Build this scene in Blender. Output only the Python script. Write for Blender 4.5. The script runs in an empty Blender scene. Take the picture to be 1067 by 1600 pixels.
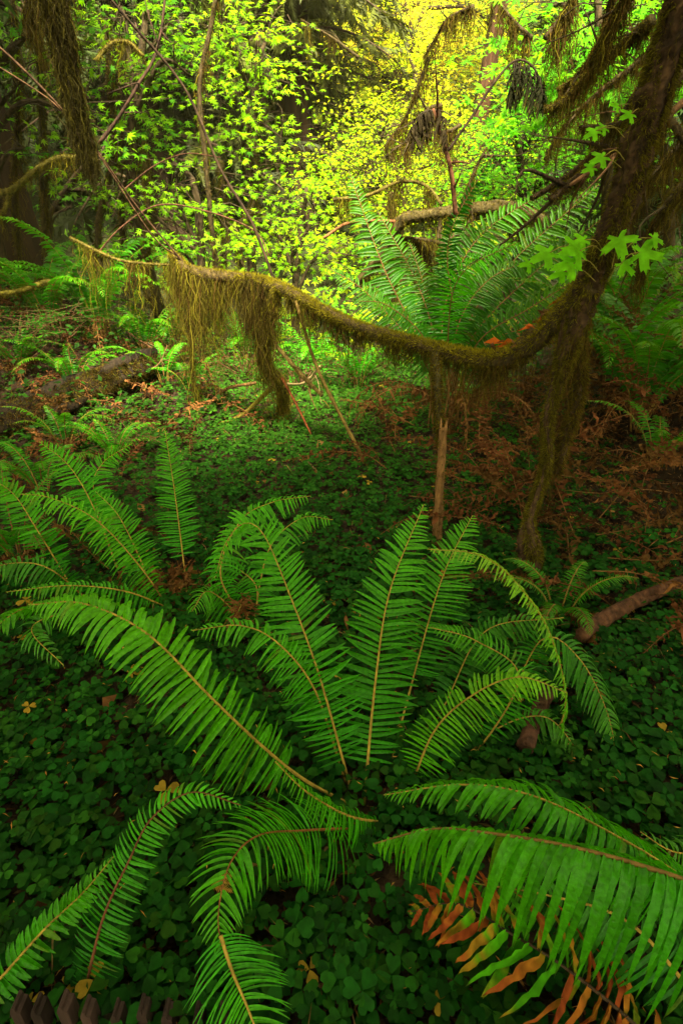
import bpy, math
import numpy as np
rad = math.radians
sc = bpy.context.scene
C = sc.collection

# ---------------------------------------------------------------- camera, world, sun, exposure
PITCH = rad(25.2); CAMZ = 1.15; FPX = 850.0
cam = bpy.data.cameras.new('camera'); camo = bpy.data.objects.new('camera', cam); C.objects.link(camo)
camo.location = (0, 0, CAMZ); camo.rotation_euler = (rad(90)-PITCH, 0, 0)
cam.sensor_fit = 'VERTICAL'; cam.sensor_height = 36; cam.lens = FPX/1600*36
cam.clip_start = 0.02; cam.clip_end = 400
sc.camera = camo
world = bpy.data.worlds.new("World"); sc.world = world; world.use_nodes = True
wn = world.node_tree; bgn = wn.nodes['Background']
SUN_EL, SUN_AZ = 55.0, 168.0       # azimuth clockwise from +Y
sky = wn.nodes.new('ShaderNodeTexSky'); sky.sky_type = 'NISHITA'; sky.sun_disc = False
sky.sun_elevation = rad(SUN_EL); sky.sun_rotation = rad(SUN_AZ); sky.air_density = 1.0; sky.dust_density = 4.0
hs = wn.nodes.new('ShaderNodeHueSaturation'); hs.inputs['Saturation'].default_value = 0.2
warm = wn.nodes.new('ShaderNodeVectorMath'); warm.operation = 'MULTIPLY'; warm.inputs[1].default_value = (1.0, .93, .52)   # overcast light, warm white balance
wn.links.new(sky.outputs[0], hs.inputs['Color']); wn.links.new(hs.outputs[0], warm.inputs[0])
wn.links.new(warm.outputs[0], bgn.inputs[0]); bgn.inputs[1].default_value = 0.15
sl = bpy.data.lights.new('sun', 'SUN'); sl.energy = 5.0; sl.angle = rad(9); sl.color = (1, 0.90, 0.66)
so = bpy.data.objects.new('sun', sl); C.objects.link(so)
so.location = (0, 10, 20); so.rotation_euler = (-rad(90-SUN_EL), 0, -rad(SUN_AZ))
vs = sc.view_settings; vs.view_transform = 'Standard'; vs.look = 'None'; vs.gamma = 1; vs.use_curve_mapping = False
vs.exposure = 2.5
sc.cycles.max_bounces = 7; sc.cycles.diffuse_bounces = 4; sc.cycles.transmission_bounces = 4
sc.cycles.use_denoising = True

# ---------------------------------------------------------------- maths helpers
FW = np.array([0, math.cos(PITCH), -math.sin(PITCH)]); UPV = np.array([0, math.sin(PITCH), math.cos(PITCH)])
CAM = np.array([0, 0, CAMZ])
def sst(x, a, b):
    t = np.clip((x-a)/(b-a), 0, 1); return t*t*(3-2*t)
def gz(x, y):
    x = np.asarray(x, float); y = np.asarray(y, float)
    z = 0.02*np.sin(x*2.3+1)*np.cos(y*1.7)+0.012*np.sin(x*5.1+y*3.3)
    z = z + 0.55*sst(x, 0.9, 2.6)*sst(y, 1.3, 3.2) + 0.25*sst(x, 2.2, 5)*sst(y, 0, 3)
    z = z + 0.55*np.exp(-((x+2.6)**2/1.6+(y-4.6)**2/0.9)) + 0.35*sst(-x, 1.5, 4)*sst(y, 2.5, 5)
    z = z + 0.10*np.exp(-((x-0.8)**2/0.5+(y-3.9)**2/0.6))
    z = z + 0.50*np.maximum(0, y-7.5)*sst(y, 7, 10) + 0.35*np.maximum(0, np.abs(x)-4)*sst(y, 3, 7)
    return z
def ray(px, py):
    return np.array([(px-533.5)/FPX, 0, 0]) + UPV*(800-py)/FPX + FW
def W(px, py, Y):
    d = ray(px, py); return CAM + d*(Y/d[1])
def G(px, py, dz=0.0):
    d = ray(px, py); s = 0.3
    while s < 60:
        p = CAM+d*s
        if p[2] <= gz(p[0], p[1]): break
        s *= 1.01
    p[2] = gz(p[0], p[1])+dz
    return p
def gnd(x, y, dz=0): return np.array([x, y, float(gz(x, y))+dz])
def path(*pts):
    o = []
    for p in pts:
        if len(p) == 2: o.append(G(*p))
        else: o.append(W(*p))
    return np.array(o)
def depth(p): return float((np.asarray(p)-CAM)@FW)
def spx(px, p): return px/FPX*depth(p)
def spline(P, n):
    P = np.asarray(P, float); P = np.vstack([2*P[0]-P[1], P, 2*P[-1]-P[-2]])
    m = len(P)-3; seg = np.linalg.norm(np.diff(P[1:-1], axis=0), axis=1); cum = np.concatenate([[0], np.cumsum(seg)])
    tt = np.linspace(0, cum[-1], n); k = np.clip(np.searchsorted(cum, tt, 'right')-1, 0, m-1)
    u = ((tt-cum[k])/np.maximum(seg[k], 1e-9))[:, None]
    a, b, c, d = P[k], P[k+1], P[k+2], P[k+3]
    return 0.5*((2*b)+(-a+c)*u+(2*a-5*b+4*c-d)*u*u+(-a+3*b-3*c+d)*u**3)
def nz(v): return v/np.maximum(np.linalg.norm(v, axis=-1, keepdims=True), 1e-9)
def tangents(P): return nz(np.gradient(P, axis=0))
def interp(t, xs, ys): return np.interp(t, xs, ys)
def frames(n, h):
    n = nz(n); y = nz(h-(h*n).sum(-1, keepdims=True)*n); x = np.cross(y, n)
    return np.stack([x, y, n], -1)

class MB:
    def __init__(s): s.v = []; s.f = []; s.c = []; s.n = 0
    def add(s, v, f, c):
        v = np.asarray(v, float).reshape(-1, 3); f = np.asarray(f, int).reshape(-1, 3)
        c = np.asarray(c, float)
        if c.ndim == 1: c = np.tile(c, (len(v), 1))
        s.v.append(v); s.f.append(f+s.n); s.c.append(c.reshape(-1, 3)); s.n += len(v)
    def inst(s, T, F, R, O, S, col):
        N = len(O); k = len(T); S = np.asarray(S, float).reshape(-1, 1, 1)
        v = np.einsum('nij,kj->nki', R, T)*S + O[:, None, :]
        f = F[None]+(np.arange(N)*k)[:, None, None]
        c = np.repeat(np.asarray(col, float)[:, None, :], k, 1)
        s.add(v, f, c)
    def build(s, name, mat, parent=None, smooth=True, origin=None):
        if not s.v: s.add([[0,0,0],[1e-4,0,0],[0,1e-4,0]], [[0,1,2]], [0,0,0])
        v = np.vstack(s.v); f = np.vstack(s.f); c = np.vstack(s.c)
        me = bpy.data.meshes.new(name); o = bpy.data.objects.new(name, me); C.objects.link(o)
        if parent is not None:
            o.parent = parent; v = v-np.array(parent['_o'])
        elif origin is not None:
            o.location = origin; v = v-np.asarray(origin)
        me.vertices.add(len(v)); me.vertices.foreach_set('co', v.astype(np.float32).ravel())
        me.loops.add(len(f)*3); me.loops.foreach_set('vertex_index', f.astype(np.int32).ravel())
        me.polygons.add(len(f)); me.polygons.foreach_set('loop_start', np.arange(len(f), dtype=np.int32)*3)
        me.polygons.foreach_set('use_smooth', np.full(len(f), smooth))
        a = me.attributes.new('tint', 'FLOAT_COLOR', 'POINT')
        a.data.foreach_set('color', np.hstack([c, np.ones((len(c), 1))]).astype(np.float32).ravel())
        me.update(calc_edges=True); me.materials.append(mat)
        return o
def thing(name, loc, label, cat, group=None):
    o = bpy.data.objects.new(name, None); C.objects.link(o); o.location = [float(q) for q in loc]
    o.empty_display_size = 0.1; o['_o'] = [float(q) for q in loc]
    return tag(o, label, cat, group)
def tag(o, label=None, cat=None, group=None, kind=None):
    if label: o['label'] = label
    if cat: o['category'] = cat
    if group: o['group'] = group
    if kind: o['kind'] = kind
    return o
def grid_faces(a, b, wrap=False):
    i = np.arange(a-1)[:, None]; j = np.arange(b if wrap else b-1)[None]; j2 = (j+1) % b
    q = [i*b+j, i*b+j2, (i+1)*b+j2, (i+1)*b+j]
    q = [np.broadcast_to(t, (a-1, j.shape[1])).ravel() for t in q]
    return np.vstack([np.stack([q[0], q[1], q[2]], 1), np.stack([q[0], q[2], q[3]], 1)])
def tube(mb, P, r, sides=8, col=(.1,.08,.04), lump=0.0, rng=None, flute=0, colvar=0.15):
    P = np.asarray(P); n = len(P); r = np.broadcast_to(np.asarray(r, float), (n,)); T = tangents(P)
    ref = np.array([0.13, 0.31, 0.94]) if abs(T[0, 2]) < .8 else np.array([1, 0.1, 0.05])
    N = np.zeros_like(P); a = ref
    for i in range(n):
        a = a-(a@T[i])*T[i]; a = a/np.linalg.norm(a); N[i] = a
    B = np.cross(T, N); th = np.linspace(0, 2*np.pi, sides, endpoint=False)
    rr = np.repeat(r[:, None], sides, 1)
    if flute: rr = rr*(1+flute*np.sin(th*7+1)+flute*.7*np.sin(th*13+2+np.arange(n)[:, None]*.02))
    if lump and rng is not None:
        q = rng.normal(size=(n, sides)); q = (q+np.roll(q, 1, 0)+np.roll(q, 1, 1)+np.roll(q, -1, 0))/2*.6
        m_ = max(4, n//7); w_ = rng.normal(size=(m_, max(3, sides//2))); xi = np.linspace(0, m_-1, n); yi = np.linspace(0, w_.shape[1], sides, endpoint=False); w_ = np.hstack([w_, w_[:, :1]])
        a_ = np.array([np.interp(xi, np.arange(m_), w_[:, k]) for k in range(w_.shape[1])]).T; q = q+np.array([np.interp(yi, np.arange(w_.shape[1]), row) for row in a_])*1.1
        rr = rr*(1+lump*q)
    v = P[:, None]+(np.cos(th)[None, :, None]*N[:, None]+np.sin(th)[None, :, None]*B[:, None])*rr[..., None]
    c = np.tile(np.asarray(col, float), (n*sides, 1))
    if rng is not None: c = c*(1+colvar*rng.normal(size=(n*sides, 1))).clip(.4, 1.8)
    f = grid_faces(n, sides, True); vv = np.vstack([v.reshape(-1, 3), P[:1], P[-1:]])
    k = n*sides; j = np.arange(sides); j2 = (j+1) % sides
    f = np.vstack([f, np.stack([np.full(sides, k), j2, j], 1), np.stack([np.full(sides, k+1), (n-1)*sides+j, (n-1)*sides+j2], 1)])
    mb.add(vv, f, np.vstack([c, c[:1], c[-1:]]))
    return P, N, B, r

def fuzz(mb, fr, count, ln, wd, cols, rng, down=.3, up_only=False, patchy=0):
    """short moss tufts standing on the skin of a tube"""
    P, N, B, r = fr; n = len(P)
    t = rng.uniform(0, n-1.001, count); i = t.astype(int); u = (t-i)[:, None]; th = rng.uniform(0, 2*np.pi, count)[:, None]
    d = np.cos(th)*N[i]+np.sin(th)*B[i]
    if up_only: d[:, 2] = np.abs(d[:, 2])
    if patchy:
        f_ = np.sin(t*.13+2*np.sin(th[:, 0]*2+t*.05))+.8*np.sin(th[:, 0]*3+t*.07)+rng.normal(size=count)*.35; kp = f_ > patchy-1; t, i, u, th, d = t[kp], i[kp], u[kp], th[kp], d[kp]; count = len(t)
    o = P[i]*(1-u)+P[i+1]*u+d*(r[i][:, None]*.92)
    h = nz(d+rng.normal(size=(count, 3))*.45+np.array([0, 0, -down])); L = rng.uniform(.5, 1.3, (count, 1))*ln
    s = nz(np.cross(h, rng.normal(size=(count, 3))))*wd
    tip = o+h*L+np.array([0, 0, -.25])*L*rng.uniform(0, 1, (count, 1))
    v = np.stack([o-s, o+s, tip], 1); f = np.arange(count*3).reshape(-1, 3)
    cols = np.asarray(cols); cc = cols[rng.integers(0, len(cols), count)]*rng.uniform(.6, 1.4, (count, 1))
    mb.add(v, f, np.repeat(cc, 3, 0))

def strands(mb, R0, L, wd, cols, rng, K=6, barbs=5, sway=.05):
    """hanging moss: wavering ribbons with small side tufts"""
    N = len(R0); L = np.broadcast_to(np.asarray(L, float), (N,))
    u = np.linspace(0, 1, K)
    w = np.cumsum(rng.normal(size=(N, K, 3))*np.array([1, 1, .2]), 1)*sway/np.sqrt(K)*L[:, None, None]; w -= w[:, :1]
    c = R0[:, None]+w+np.stack([0*u, 0*u, -u], -1)[None]*L[:, None, None]
    s = rng.normal(size=(N, 1, 3))*np.array([1, 1, .1]); s = nz(s)*wd*np.interp(u, [0, .3, 1], [1, .8, .15])[None, :, None]*rng.uniform(.6, 1.5, (N, 1, 1))
    v = np.stack([c-s, c+s], 2).reshape(N*K*2, 3)
    f = grid_faces(K, 2)[None]+(np.arange(N)*K*2)[:, None, None]
    cols = np.asarray(cols)*.9; cc = cols[rng.integers(0, len(cols), N)]*rng.uniform(.4, 1.5, (N, 1))
    mb.add(v, f, np.repeat(cc, K*2, 0))
    if barbs:
        M = N*barbs; idx = np.repeat(np.arange(N), barbs); t = rng.uniform(0, K-1.01, M); i = t.astype(int); q = (t-i)[:, None]
        o = c[idx, i]*(1-q)+c[idx, i+1]*q
        h = nz(rng.normal(size=(M, 3))*np.array([1, 1, .3])+np.array([0, 0, -.9]))*wd*rng.uniform(3, 11, (M, 1))
        z = nz(np.cross(h, rng.normal(size=(M, 3))))*wd*.6
        mb.add(np.stack([o-z, o+z, o+h], 1), np.arange(M*3).reshape(-1, 3), np.repeat(cc[idx]*rng.uniform(.7, 1.3, (M, 1)), 3, 0))

# ---------------------------------------------------------------- materials
def nodes(name):
    m = bpy.data.materials.new(name); m.use_nodes = True; nt = m.node_tree; nt.nodes.clear()
    return m, nt, (lambda t, **k: _nd(nt, t, **k))
def _nd(nt, t, **k):
    n = nt.nodes.new(t)
    for a, b in k.items(): setattr(n, a, b)
    return n
def tinted(nt, N, scale, amt, stretch=None):
    at = N('ShaderNodeAttribute', attribute_name='tint')
    nz_ = N('ShaderNodeTexNoise'); nz_.inputs['Scale'].default_value = scale; nz_.inputs['Detail'].default_value = 5
    tc = N('ShaderNodeTexCoord'); mp = N('ShaderNodeMapping'); nt.links.new(tc.outputs['Object'], mp.inputs[0]); nt.links.new(mp.outputs[0], nz_.inputs[0])
    if stretch: mp.inputs['Scale'].default_value = stretch
    mr = N('ShaderNodeMapRange'); mr.inputs[1].default_value = .3; mr.inputs[2].default_value = .7
    mr.inputs[3].default_value = 1-amt; mr.inputs[4].default_value = 1+amt; nt.links.new(nz_.outputs[0], mr.inputs[0])
    mx = N('ShaderNodeVectorMath', operation='SCALE'); nt.links.new(at.outputs['Color'], mx.inputs[0]); nt.links.new(mr.outputs[0], mx.inputs['Scale'])
    return mx, nz_
def leafmat(name, trans=.45, rough=.45, spec=.35, boost=(1.5, 1.35, .6), scale=60, bump=0.0):
    m, nt, N = nodes(name); col, no = tinted(nt, N, scale, .28)
    pb = N('ShaderNodeBsdfPrincipled'); nt.links.new(col.outputs[0], pb.inputs['Base Color'])
    pb.inputs['Roughness'].default_value = rough; pb.inputs['Specular IOR Level'].default_value = spec
    if bump:
        b = N('ShaderNodeBump'); b.inputs['Strength'].default_value = bump; b.inputs['Distance'].default_value = .004
        nt.links.new(no.outputs[0], b.inputs['Height']); nt.links.new(b.outputs[0], pb.inputs['Normal'])
    tr = N('ShaderNodeBsdfTranslucent'); v = N('ShaderNodeVectorMath', operation='MULTIPLY'); v.inputs[1].default_value = boost
    nt.links.new(col.outputs[0], v.inputs[0]); nt.links.new(v.outputs[0], tr.inputs[0])
    mx = N('ShaderNodeMixShader'); mx.inputs[0].default_value = trans
    nt.links.new(pb.outputs[0], mx.inputs[1]); nt.links.new(tr.outputs[0], mx.inputs[2])
    out = N('ShaderNodeOutputMaterial'); nt.links.new(mx.outputs[0], out.inputs[0]); return m
def roughmat(name, scale=30, amt=.5, bump=.6, dist=.01, rough=.9, stretch=None):
    m, nt, N = nodes(name); col, no = tinted(nt, N, scale, amt, stretch)
    pb = N('ShaderNodeBsdfPrincipled'); nt.links.new(col.outputs[0], pb.inputs['Base Color'])
    pb.inputs['Roughness'].default_value = rough; pb.inputs['Specular IOR Level'].default_value = .2
    b = N('ShaderNodeBump'); b.inputs['Strength'].default_value = bump; b.inputs['Distance'].default_value = dist
    nt.links.new(no.outputs[0], b.inputs['Height']); nt.links.new(b.outputs[0], pb.inputs['Normal'])
    out = N('ShaderNodeOutputMaterial'); nt.links.new(pb.outputs[0], out.inputs[0]); return m
M_FERN = leafmat('fern_leaf', .44, .33, .24, scale=140, bump=.6)
M_MAPLE = leafmat('maple_leaf', .50, .6, .06, (1.7, 1.5, .5), scale=40)
M_CLOVER = leafmat('clover_leaf', .30, .6, .08, scale=70)
M_DEAD = leafmat('dead_leaf', .2, .8, .08, (1.3, 1.1, .8), scale=50, bump=.3)
M_NEEDLE = leafmat('needle_spray', .30, .6, .2, scale=12)
M_MOSS = leafmat('moss', .35, .9, .05, (1.4, 1.25, .6), scale=25)
M_BARK = roughmat('bark', 38, .6, 1, .02, .9, (1, 1, .45))
M_TWIG = roughmat('twig_bark', 90, .3, .3, .002, .7)
M_REDWOOD = roughmat('fibrous_bark', 9, .6, 1, .05, .95, (1, 1, .09))
M_WOOD = roughmat('weathered_wood', 60, .45, .8, .004, .8, (1, 1, .12))
M_SOIL = roughmat('soil', 22, .6, 1, .03, .95)

# ---------------------------------------------------------------- palette (surface colours, a few with light or shade put in)
FERN = np.array([.034, .27, .003]); FERN_LIT = np.array([.075, .40, .004]); FERN_D = np.array([.014, .135, .006])  # highlights put into the second green, frond shade into the third
MIDRIB = np.array([.34, .22, .035]); STALKB = np.array([.16, .075, .02])
DEAD = np.array([.155, .065, .020]); DEAD_D = np.array([.07, .032, .011]); ORANGE = np.array([.55, .12, .012]); YEL = np.array([.45, .33, .02])
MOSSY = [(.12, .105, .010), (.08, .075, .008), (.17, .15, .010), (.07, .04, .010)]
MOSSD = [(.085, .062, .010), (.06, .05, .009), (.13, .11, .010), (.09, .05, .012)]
BARK = (.07, .045, .022)

# ---------------------------------------------------------------- templates
def maple_leaf(lobes=7, notch=.42, teeth=False, spread=11, base=.62):
    angs = np.linspace(-128, 128, lobes); lens = np.interp(np.abs(angs), [0, 45, 90, 128], [1, .95, .78, .5])
    pts = [(0, -.03)]
    for i in range(lobes):
        a = rad(angs[i]); l = lens[i]
        if teeth:
            for da, q in ((-17, .66), (-13, .86), (-6, .80)): pts.append((math.sin(a+rad(da))*l*q, math.cos(a+rad(da))*l*q))
        pts.append((math.sin(a)*l, math.cos(a)*l))
        if teeth:
            for da, q in ((6, .80), (13, .86), (17, .66)): pts.append((math.sin(a+rad(da))*l*q, math.cos(a+rad(da))*l*q))
        if i < lobes-1:
            b = rad((angs[i]+angs[i+1])/2); l2 = min(lens[i], lens[i+1])*notch; pts.append((math.sin(b)*l2, math.cos(b)*l2))
    pts = np.array(pts); z = -.22*(pts**2).sum(1)+.03*np.sin(np.arange(len(pts))*2.2)
    v = np.vstack([[0, .06, .03], np.column_stack([pts, z])]); k = len(pts)
    f = np.array([[0, 1+(j+1) % k, 1+j] for j in range(k)]); return v, f
ML = maple_leaf(); MLS = maple_leaf(5, .45); MLB = maple_leaf(5, .46, True)
def clover(detail=True, stem=True):
    V, F = [], []
    for k in range(3):
        a = rad(120*k); ca, sa = math.cos(a), math.sin(a)
        if detail: pts = [(0, .04, 0), (-.26, .30, .05), (-.50, .68, .07), (-.44, .98, .02), (-.20, 1.10, -.05), (0, .92, -.10), (.20, 1.10, -.05), (.44, .98, .02), (.50, .68, .07), (.26, .30, .05), (0, .5, -.06)]
        else: pts = [(0, .02, 0), (-.48, .62, .06), (-.28, 1.05, -.03), (0, .9, -.1), (.28, 1.05, -.03), (.48, .62, .06)]
        o = len(V)
        for x, y, z in pts: V.append((x*ca-y*sa, x*sa+y*ca, z-.12*(x*x+y*y)))
        if detail:
            for j in range(10): F.append((o+10, o+(j+1) % 10, o+j))
        else: F += [(o, o+3, o+1), (o+1, o+3, o+2), (o, o+5, o+3), (o+5, o+4, o+3)]
    if stem:
        o = len(V); V += [(-.035, 0, 0), (.035, 0, 0), (.05, .1, -2.2)]; F += [(o, o+1, o+2)]
    return np.array(V), np.array(F)
CLV = clover(); CLS = clover(False, False)
def feather(n=11, w=.30):
    V, F = [], []
    for i in range(n):
        t = i/n; L = w*(1-t*.75)*(1 if i > 1 else .6)
        for s in (-1, 1):
            o = len(V); V += [(0, t, 0), (0, t+.10, 0), (s*L, t+.22, -.06*(1+i % 3))]; F += [(o, o+1, o+2) if s > 0 else (o+1, o, o+2)]
    return np.array(V, float), np.array(F)
FEA = feather(); FEAS = feather(6, .4)

# ---------------------------------------------------------------- fern frond
def frond(blade, rib, P, half, n, rng, hint=(0, -.6, .8), droop=.35, col=FERN, col2=None, K=6, pet=.18, twist=.25, curl=.12, pw=None,
          riba=MIDRIB, rr=.0028, phi=(5, 36), crumple=0.0, missing=0.035, patchy=None, vee=.12, mess=1.0):
    S_ = 44; P = spline(P, S_); T = tangents(P); H = np.asarray(hint, float)
    if H.ndim == 1: H = np.tile(H, (S_, 1))
    else: H = np.stack([np.interp(np.linspace(0, 1, S_), np.linspace(0, 1, len(H)), H[:, k]) for k in range(3)], 1)
    Nn = nz(H-(H*T).sum(1, keepdims=True)*T); Sd = np.cross(T, Nn)
    tube(rib, P, rr*np.linspace(1.25, .35, S_), 5, riba, rng=rng)
    t = np.linspace(pet, .995, n)+rng.normal(size=n)*.12/n
    s = np.clip((t-pet)/(1-pet), 0, 1)
    Ls = half*np.minimum(1, .55+s*2.6)*np.power(np.clip(1-s**2.4, 0, 1), .75)*.97+half*.03
    length = np.linalg.norm(np.diff(P, axis=0), axis=1).sum(); sp = length*(1-pet)/n
    if pw is None: pw = sp*.37
    u = np.linspace(0, 1, K); prof = np.interp(u, [0, .12, .35, .7, .9, 1], [.55, 1, .95, .72, .40, .0])
    if K > 8: prof = prof*(1+.06*((np.arange(K) % 2)*2-1)*(u > .1)*(u < .97))
    for side in (-1, 1):
        tt = np.clip(t+side*.2/n, 0, 1); x = tt*(S_-1); i = np.minimum(x.astype(int), S_-2); q = (x-i)[:, None]
        p = P[i]*(1-q)+P[i+1]*q; Tt = nz(T[i]*(1-q)+T[i+1]*q); Nt = nz(Nn[i]*(1-q)+Nn[i+1]*q); St = nz(Sd[i]*(1-q)+Sd[i+1]*q)*side
        ph = np.radians(np.interp(s, [0, 1], phi)+rng.normal(size=n)*4*mess)[:, None]
        d = nz(St*np.cos(ph)+Tt*np.sin(ph)+Nt*(vee+rng.normal(size=(n, 1))*.05*mess))
        L = Ls*rng.uniform(.92, 1.06, n); keep = rng.random(n) > missing
        tw = side*(twist+rng.normal(size=n)*.14*mess)[:, None]
        wv = nz(np.cross(Nt, d)); wv = wv*np.cos(tw)+Nt*np.sin(tw); wn_ = np.cross(d, wv)
        dr = (droop*rng.uniform(.7, 1.35, n))[:, None, None]; cu = (curl*rng.normal(1, .5, n))[:, None, None]
        uu = u[None, :, None]; LL = L[:, None, None]
        g = np.array([0, 0, -1.0])
        c = p[:, None]+d[:, None]*LL*(uu-.22*np.abs(dr)*uu**2)+(g-.25*Nt[:, None])*LL*dr*uu**2+Tt[:, None]*LL*cu*uu**2
        if crumple: c = c+np.cumsum(rng.normal(size=c.shape), 1)*LL*crumple/np.sqrt(K)*(uu > 0)
        wd = (pw*np.minimum(1, .35+L/half))[:, None, None]*prof[None, :, None]
        wvv = wv[:, None]+(rng.normal(size=(n, 1, 3))*.12*mess+ (rng.normal(size=(n, K, 3))*crumple*2 if crumple else 0))
        up = wn_[:, None]*wd*.50
        v = np.stack([c-wvv*wd+up, c-up*.3, c+wvv*wd+up], 2)
        base = (col*(1-s[:, None])+(np.asarray(col)*1.25+np.array([.045, .03, 0])*(np.asarray(col)[1] > .1) if col2 is None else col2)*s[:, None])*rng.uniform(.78, 1.22, (n, 1))
        old = rng.random(n) < .02; base[old] = base[old]*.6+np.array([.16, .12, .01])*.4
        cc = np.repeat(np.repeat(base[:, None, None], K, 1), 3, 2)
        cc[:, -1] = cc[:, -1]*.6+np.array([.16, .13, .02])*.4
        if patchy is not None: cc = patchy(s, u, cc, rng)
        v = v[keep]; cc = cc[keep]; m = len(v)
        f = grid_faces(K, 3)[None]+(np.arange(m)*K*3)[:, None, None]
        if side > 0: f = f[..., ::-1]
        blade.add(v, f, cc)
def make_frond(parent, P, half, n, rng, label=None, name='frond', **k):
    b, r = MB(), MB(); mat = k.pop('mat', M_FERN); frond(b, r, P, half, n, rng, **k)
    o = b.build(name, mat, parent)
    bo = o; ch = r.build('midrib', M_TWIG, None); ch.parent = bo
    me = ch.data; v = np.array([q.co[:] for q in me.vertices])-np.array(parent['_o']); me.vertices.foreach_set('co', v.astype(np.float32).ravel())
    if label: o['label'] = label
    return o
def arc(base, az, L, up0, up1, rng, n=7, side=0.0):
    """a frond's line: leaves the crown steeply and bends over"""
    p = np.array(base, float); out = [p.copy()]; h = np.array([math.sin(az), math.cos(az), 0]); sd = np.array([h[1], -h[0], 0])
    for i in range(n):
        a = rad(up0+(up1-up0)*(i/(n-1))**1.3); p = p+(h*math.cos(a)+np.array([0, 0, math.sin(a)])+sd*side*i/n)*L/n; out.append(p.copy())
    return np.array(out)
def rosette(label, base, nf, L, seed, half=.085, col=FERN, n=30, K=5, up=(78, -10), az0=0, span=2*np.pi, group='sword ferns under the trees', jitter=.25, dead=0, rr=.0028, cat='fern', hang=.35):
    rng = np.random.default_rng(seed); t = thing('sword_fern', base, label, cat, group)
    for i in range(nf):
        az = az0+span*(i+.5)/nf+rng.normal()*jitter; l = L*rng.uniform(.75, 1.1); lift = rng.uniform(-12, 8)
        b = np.array(base)+np.array([math.sin(az), math.cos(az), 0])*.03
        P = arc(b, az, l, up[0]+lift*.4, up[1]+lift*2, rng, side=rng.normal()*.15)
        h = np.array([math.sin(az), math.cos(az), 0])
        make_frond(t, P, half*rng.uniform(.85, 1.1), n, rng, hint=np.array([-h*.6+[0, 0, 1.0], h*.2+[0, 0, 1.0]]), col=col*rng.uniform(.75, 1.2), K=K, droop=hang, pet=.22, rr=rr,
                   riba=MIDRIB*.6 if rng.random() < .5 else STALKB)
    for i in range(dead):
        az = rng.uniform(0, 2*np.pi); P = arc(base, az, L*rng.uniform(.6, .9), 45, -75, rng)
        P[:, 2] = np.maximum(P[:, 2], gz(P[:, 0], P[:, 1])+.015)
        make_frond(t, P, half*.7, int(n*.8), rng, name='dead_frond', label='brown withered frond', mat=M_DEAD, col=DEAD*rng.uniform(.5, 1), K=5, droop=.5, crumple=.35, twist=.6, riba=STALKB, rr=rr, mess=2.5, pw=.004)
    return t

# ================================================================= THE SETTING
R = np.random.default_rng(11)
gx = np.sinh(np.linspace(-3.3, 3.3, 320))*1.6; gy = -6+np.concatenate([np.linspace(0, 6, 20)[:-1], 6+np.sinh(np.linspace(0, 3.6, 330))*2.4])
X, Yg = np.meshgrid(gx, gy, indexing='ij'); Zg = gz(X, Yg)
Zg = np.minimum(Zg, 17+0*Zg)
near = np.exp(-np.maximum(0, Yg-3)/4)
Zg = Zg+R.normal(size=Zg.shape)*.008*near
mb = MB(); cc = np.array([.026, .014, .007])*R.uniform(.5, 1.5, (X.size, 1)); far = sst(Yg.ravel(), 6, 11)[:, None]
cc = cc*(1-far)+np.array([.02, .03, .006])*far
mb.add(np.stack([X, Yg, Zg], -1), grid_faces(len(gx), len(gy))[:, ::-1], cc)
tag(mb.build('forest_floor', M_SOIL), 'dark brown forest floor of soil and needle duff', None, None, 'structure')

def patch(x, y): return .5+.5*np.sin(x*1.9+2.1*np.sin(y*.9))*np.cos(y*1.6+1.3*np.sin(x*1.3+.5))
def clover_density(x, y):
    d = np.full_like(x, .95)
    d -= .75*sst(x, 1.0, 1.7)*sst(y, 1.5, 2.2)                       # brown bank on the right
    d -= .85*np.exp(-((x+2.7)**2/2.4+(y-4.5)**2/1.3))
    d -= .45*sst(-x, .7, 1.3)*sst(y, 1.5, 2.1)*(1-sst(y, 2.8, 3.4))  # duff below the left ferns
    d -= .5*np.exp(-((x+.62)**2/.06+(y-1.72)**2/.05))
    d -= .35*np.exp(-((x-.10)**2/.02+(y-.72)**2/.012))
    d -= .35*np.exp(-((x-.35)**2/.03+(y-.50)**2/.02))
    d -= .2*sst(y, 1.6, 2.6)*sst(x, .1, .7)
    d -= .15*sst(patch(x, y), .55, .9)
    return d
def scatter(n, x0, x1, y0, y1, R):
    x = R.uniform(x0, x1, n); y = R.uniform(y0, y1, n); return x, y
mb = MB()
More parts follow.
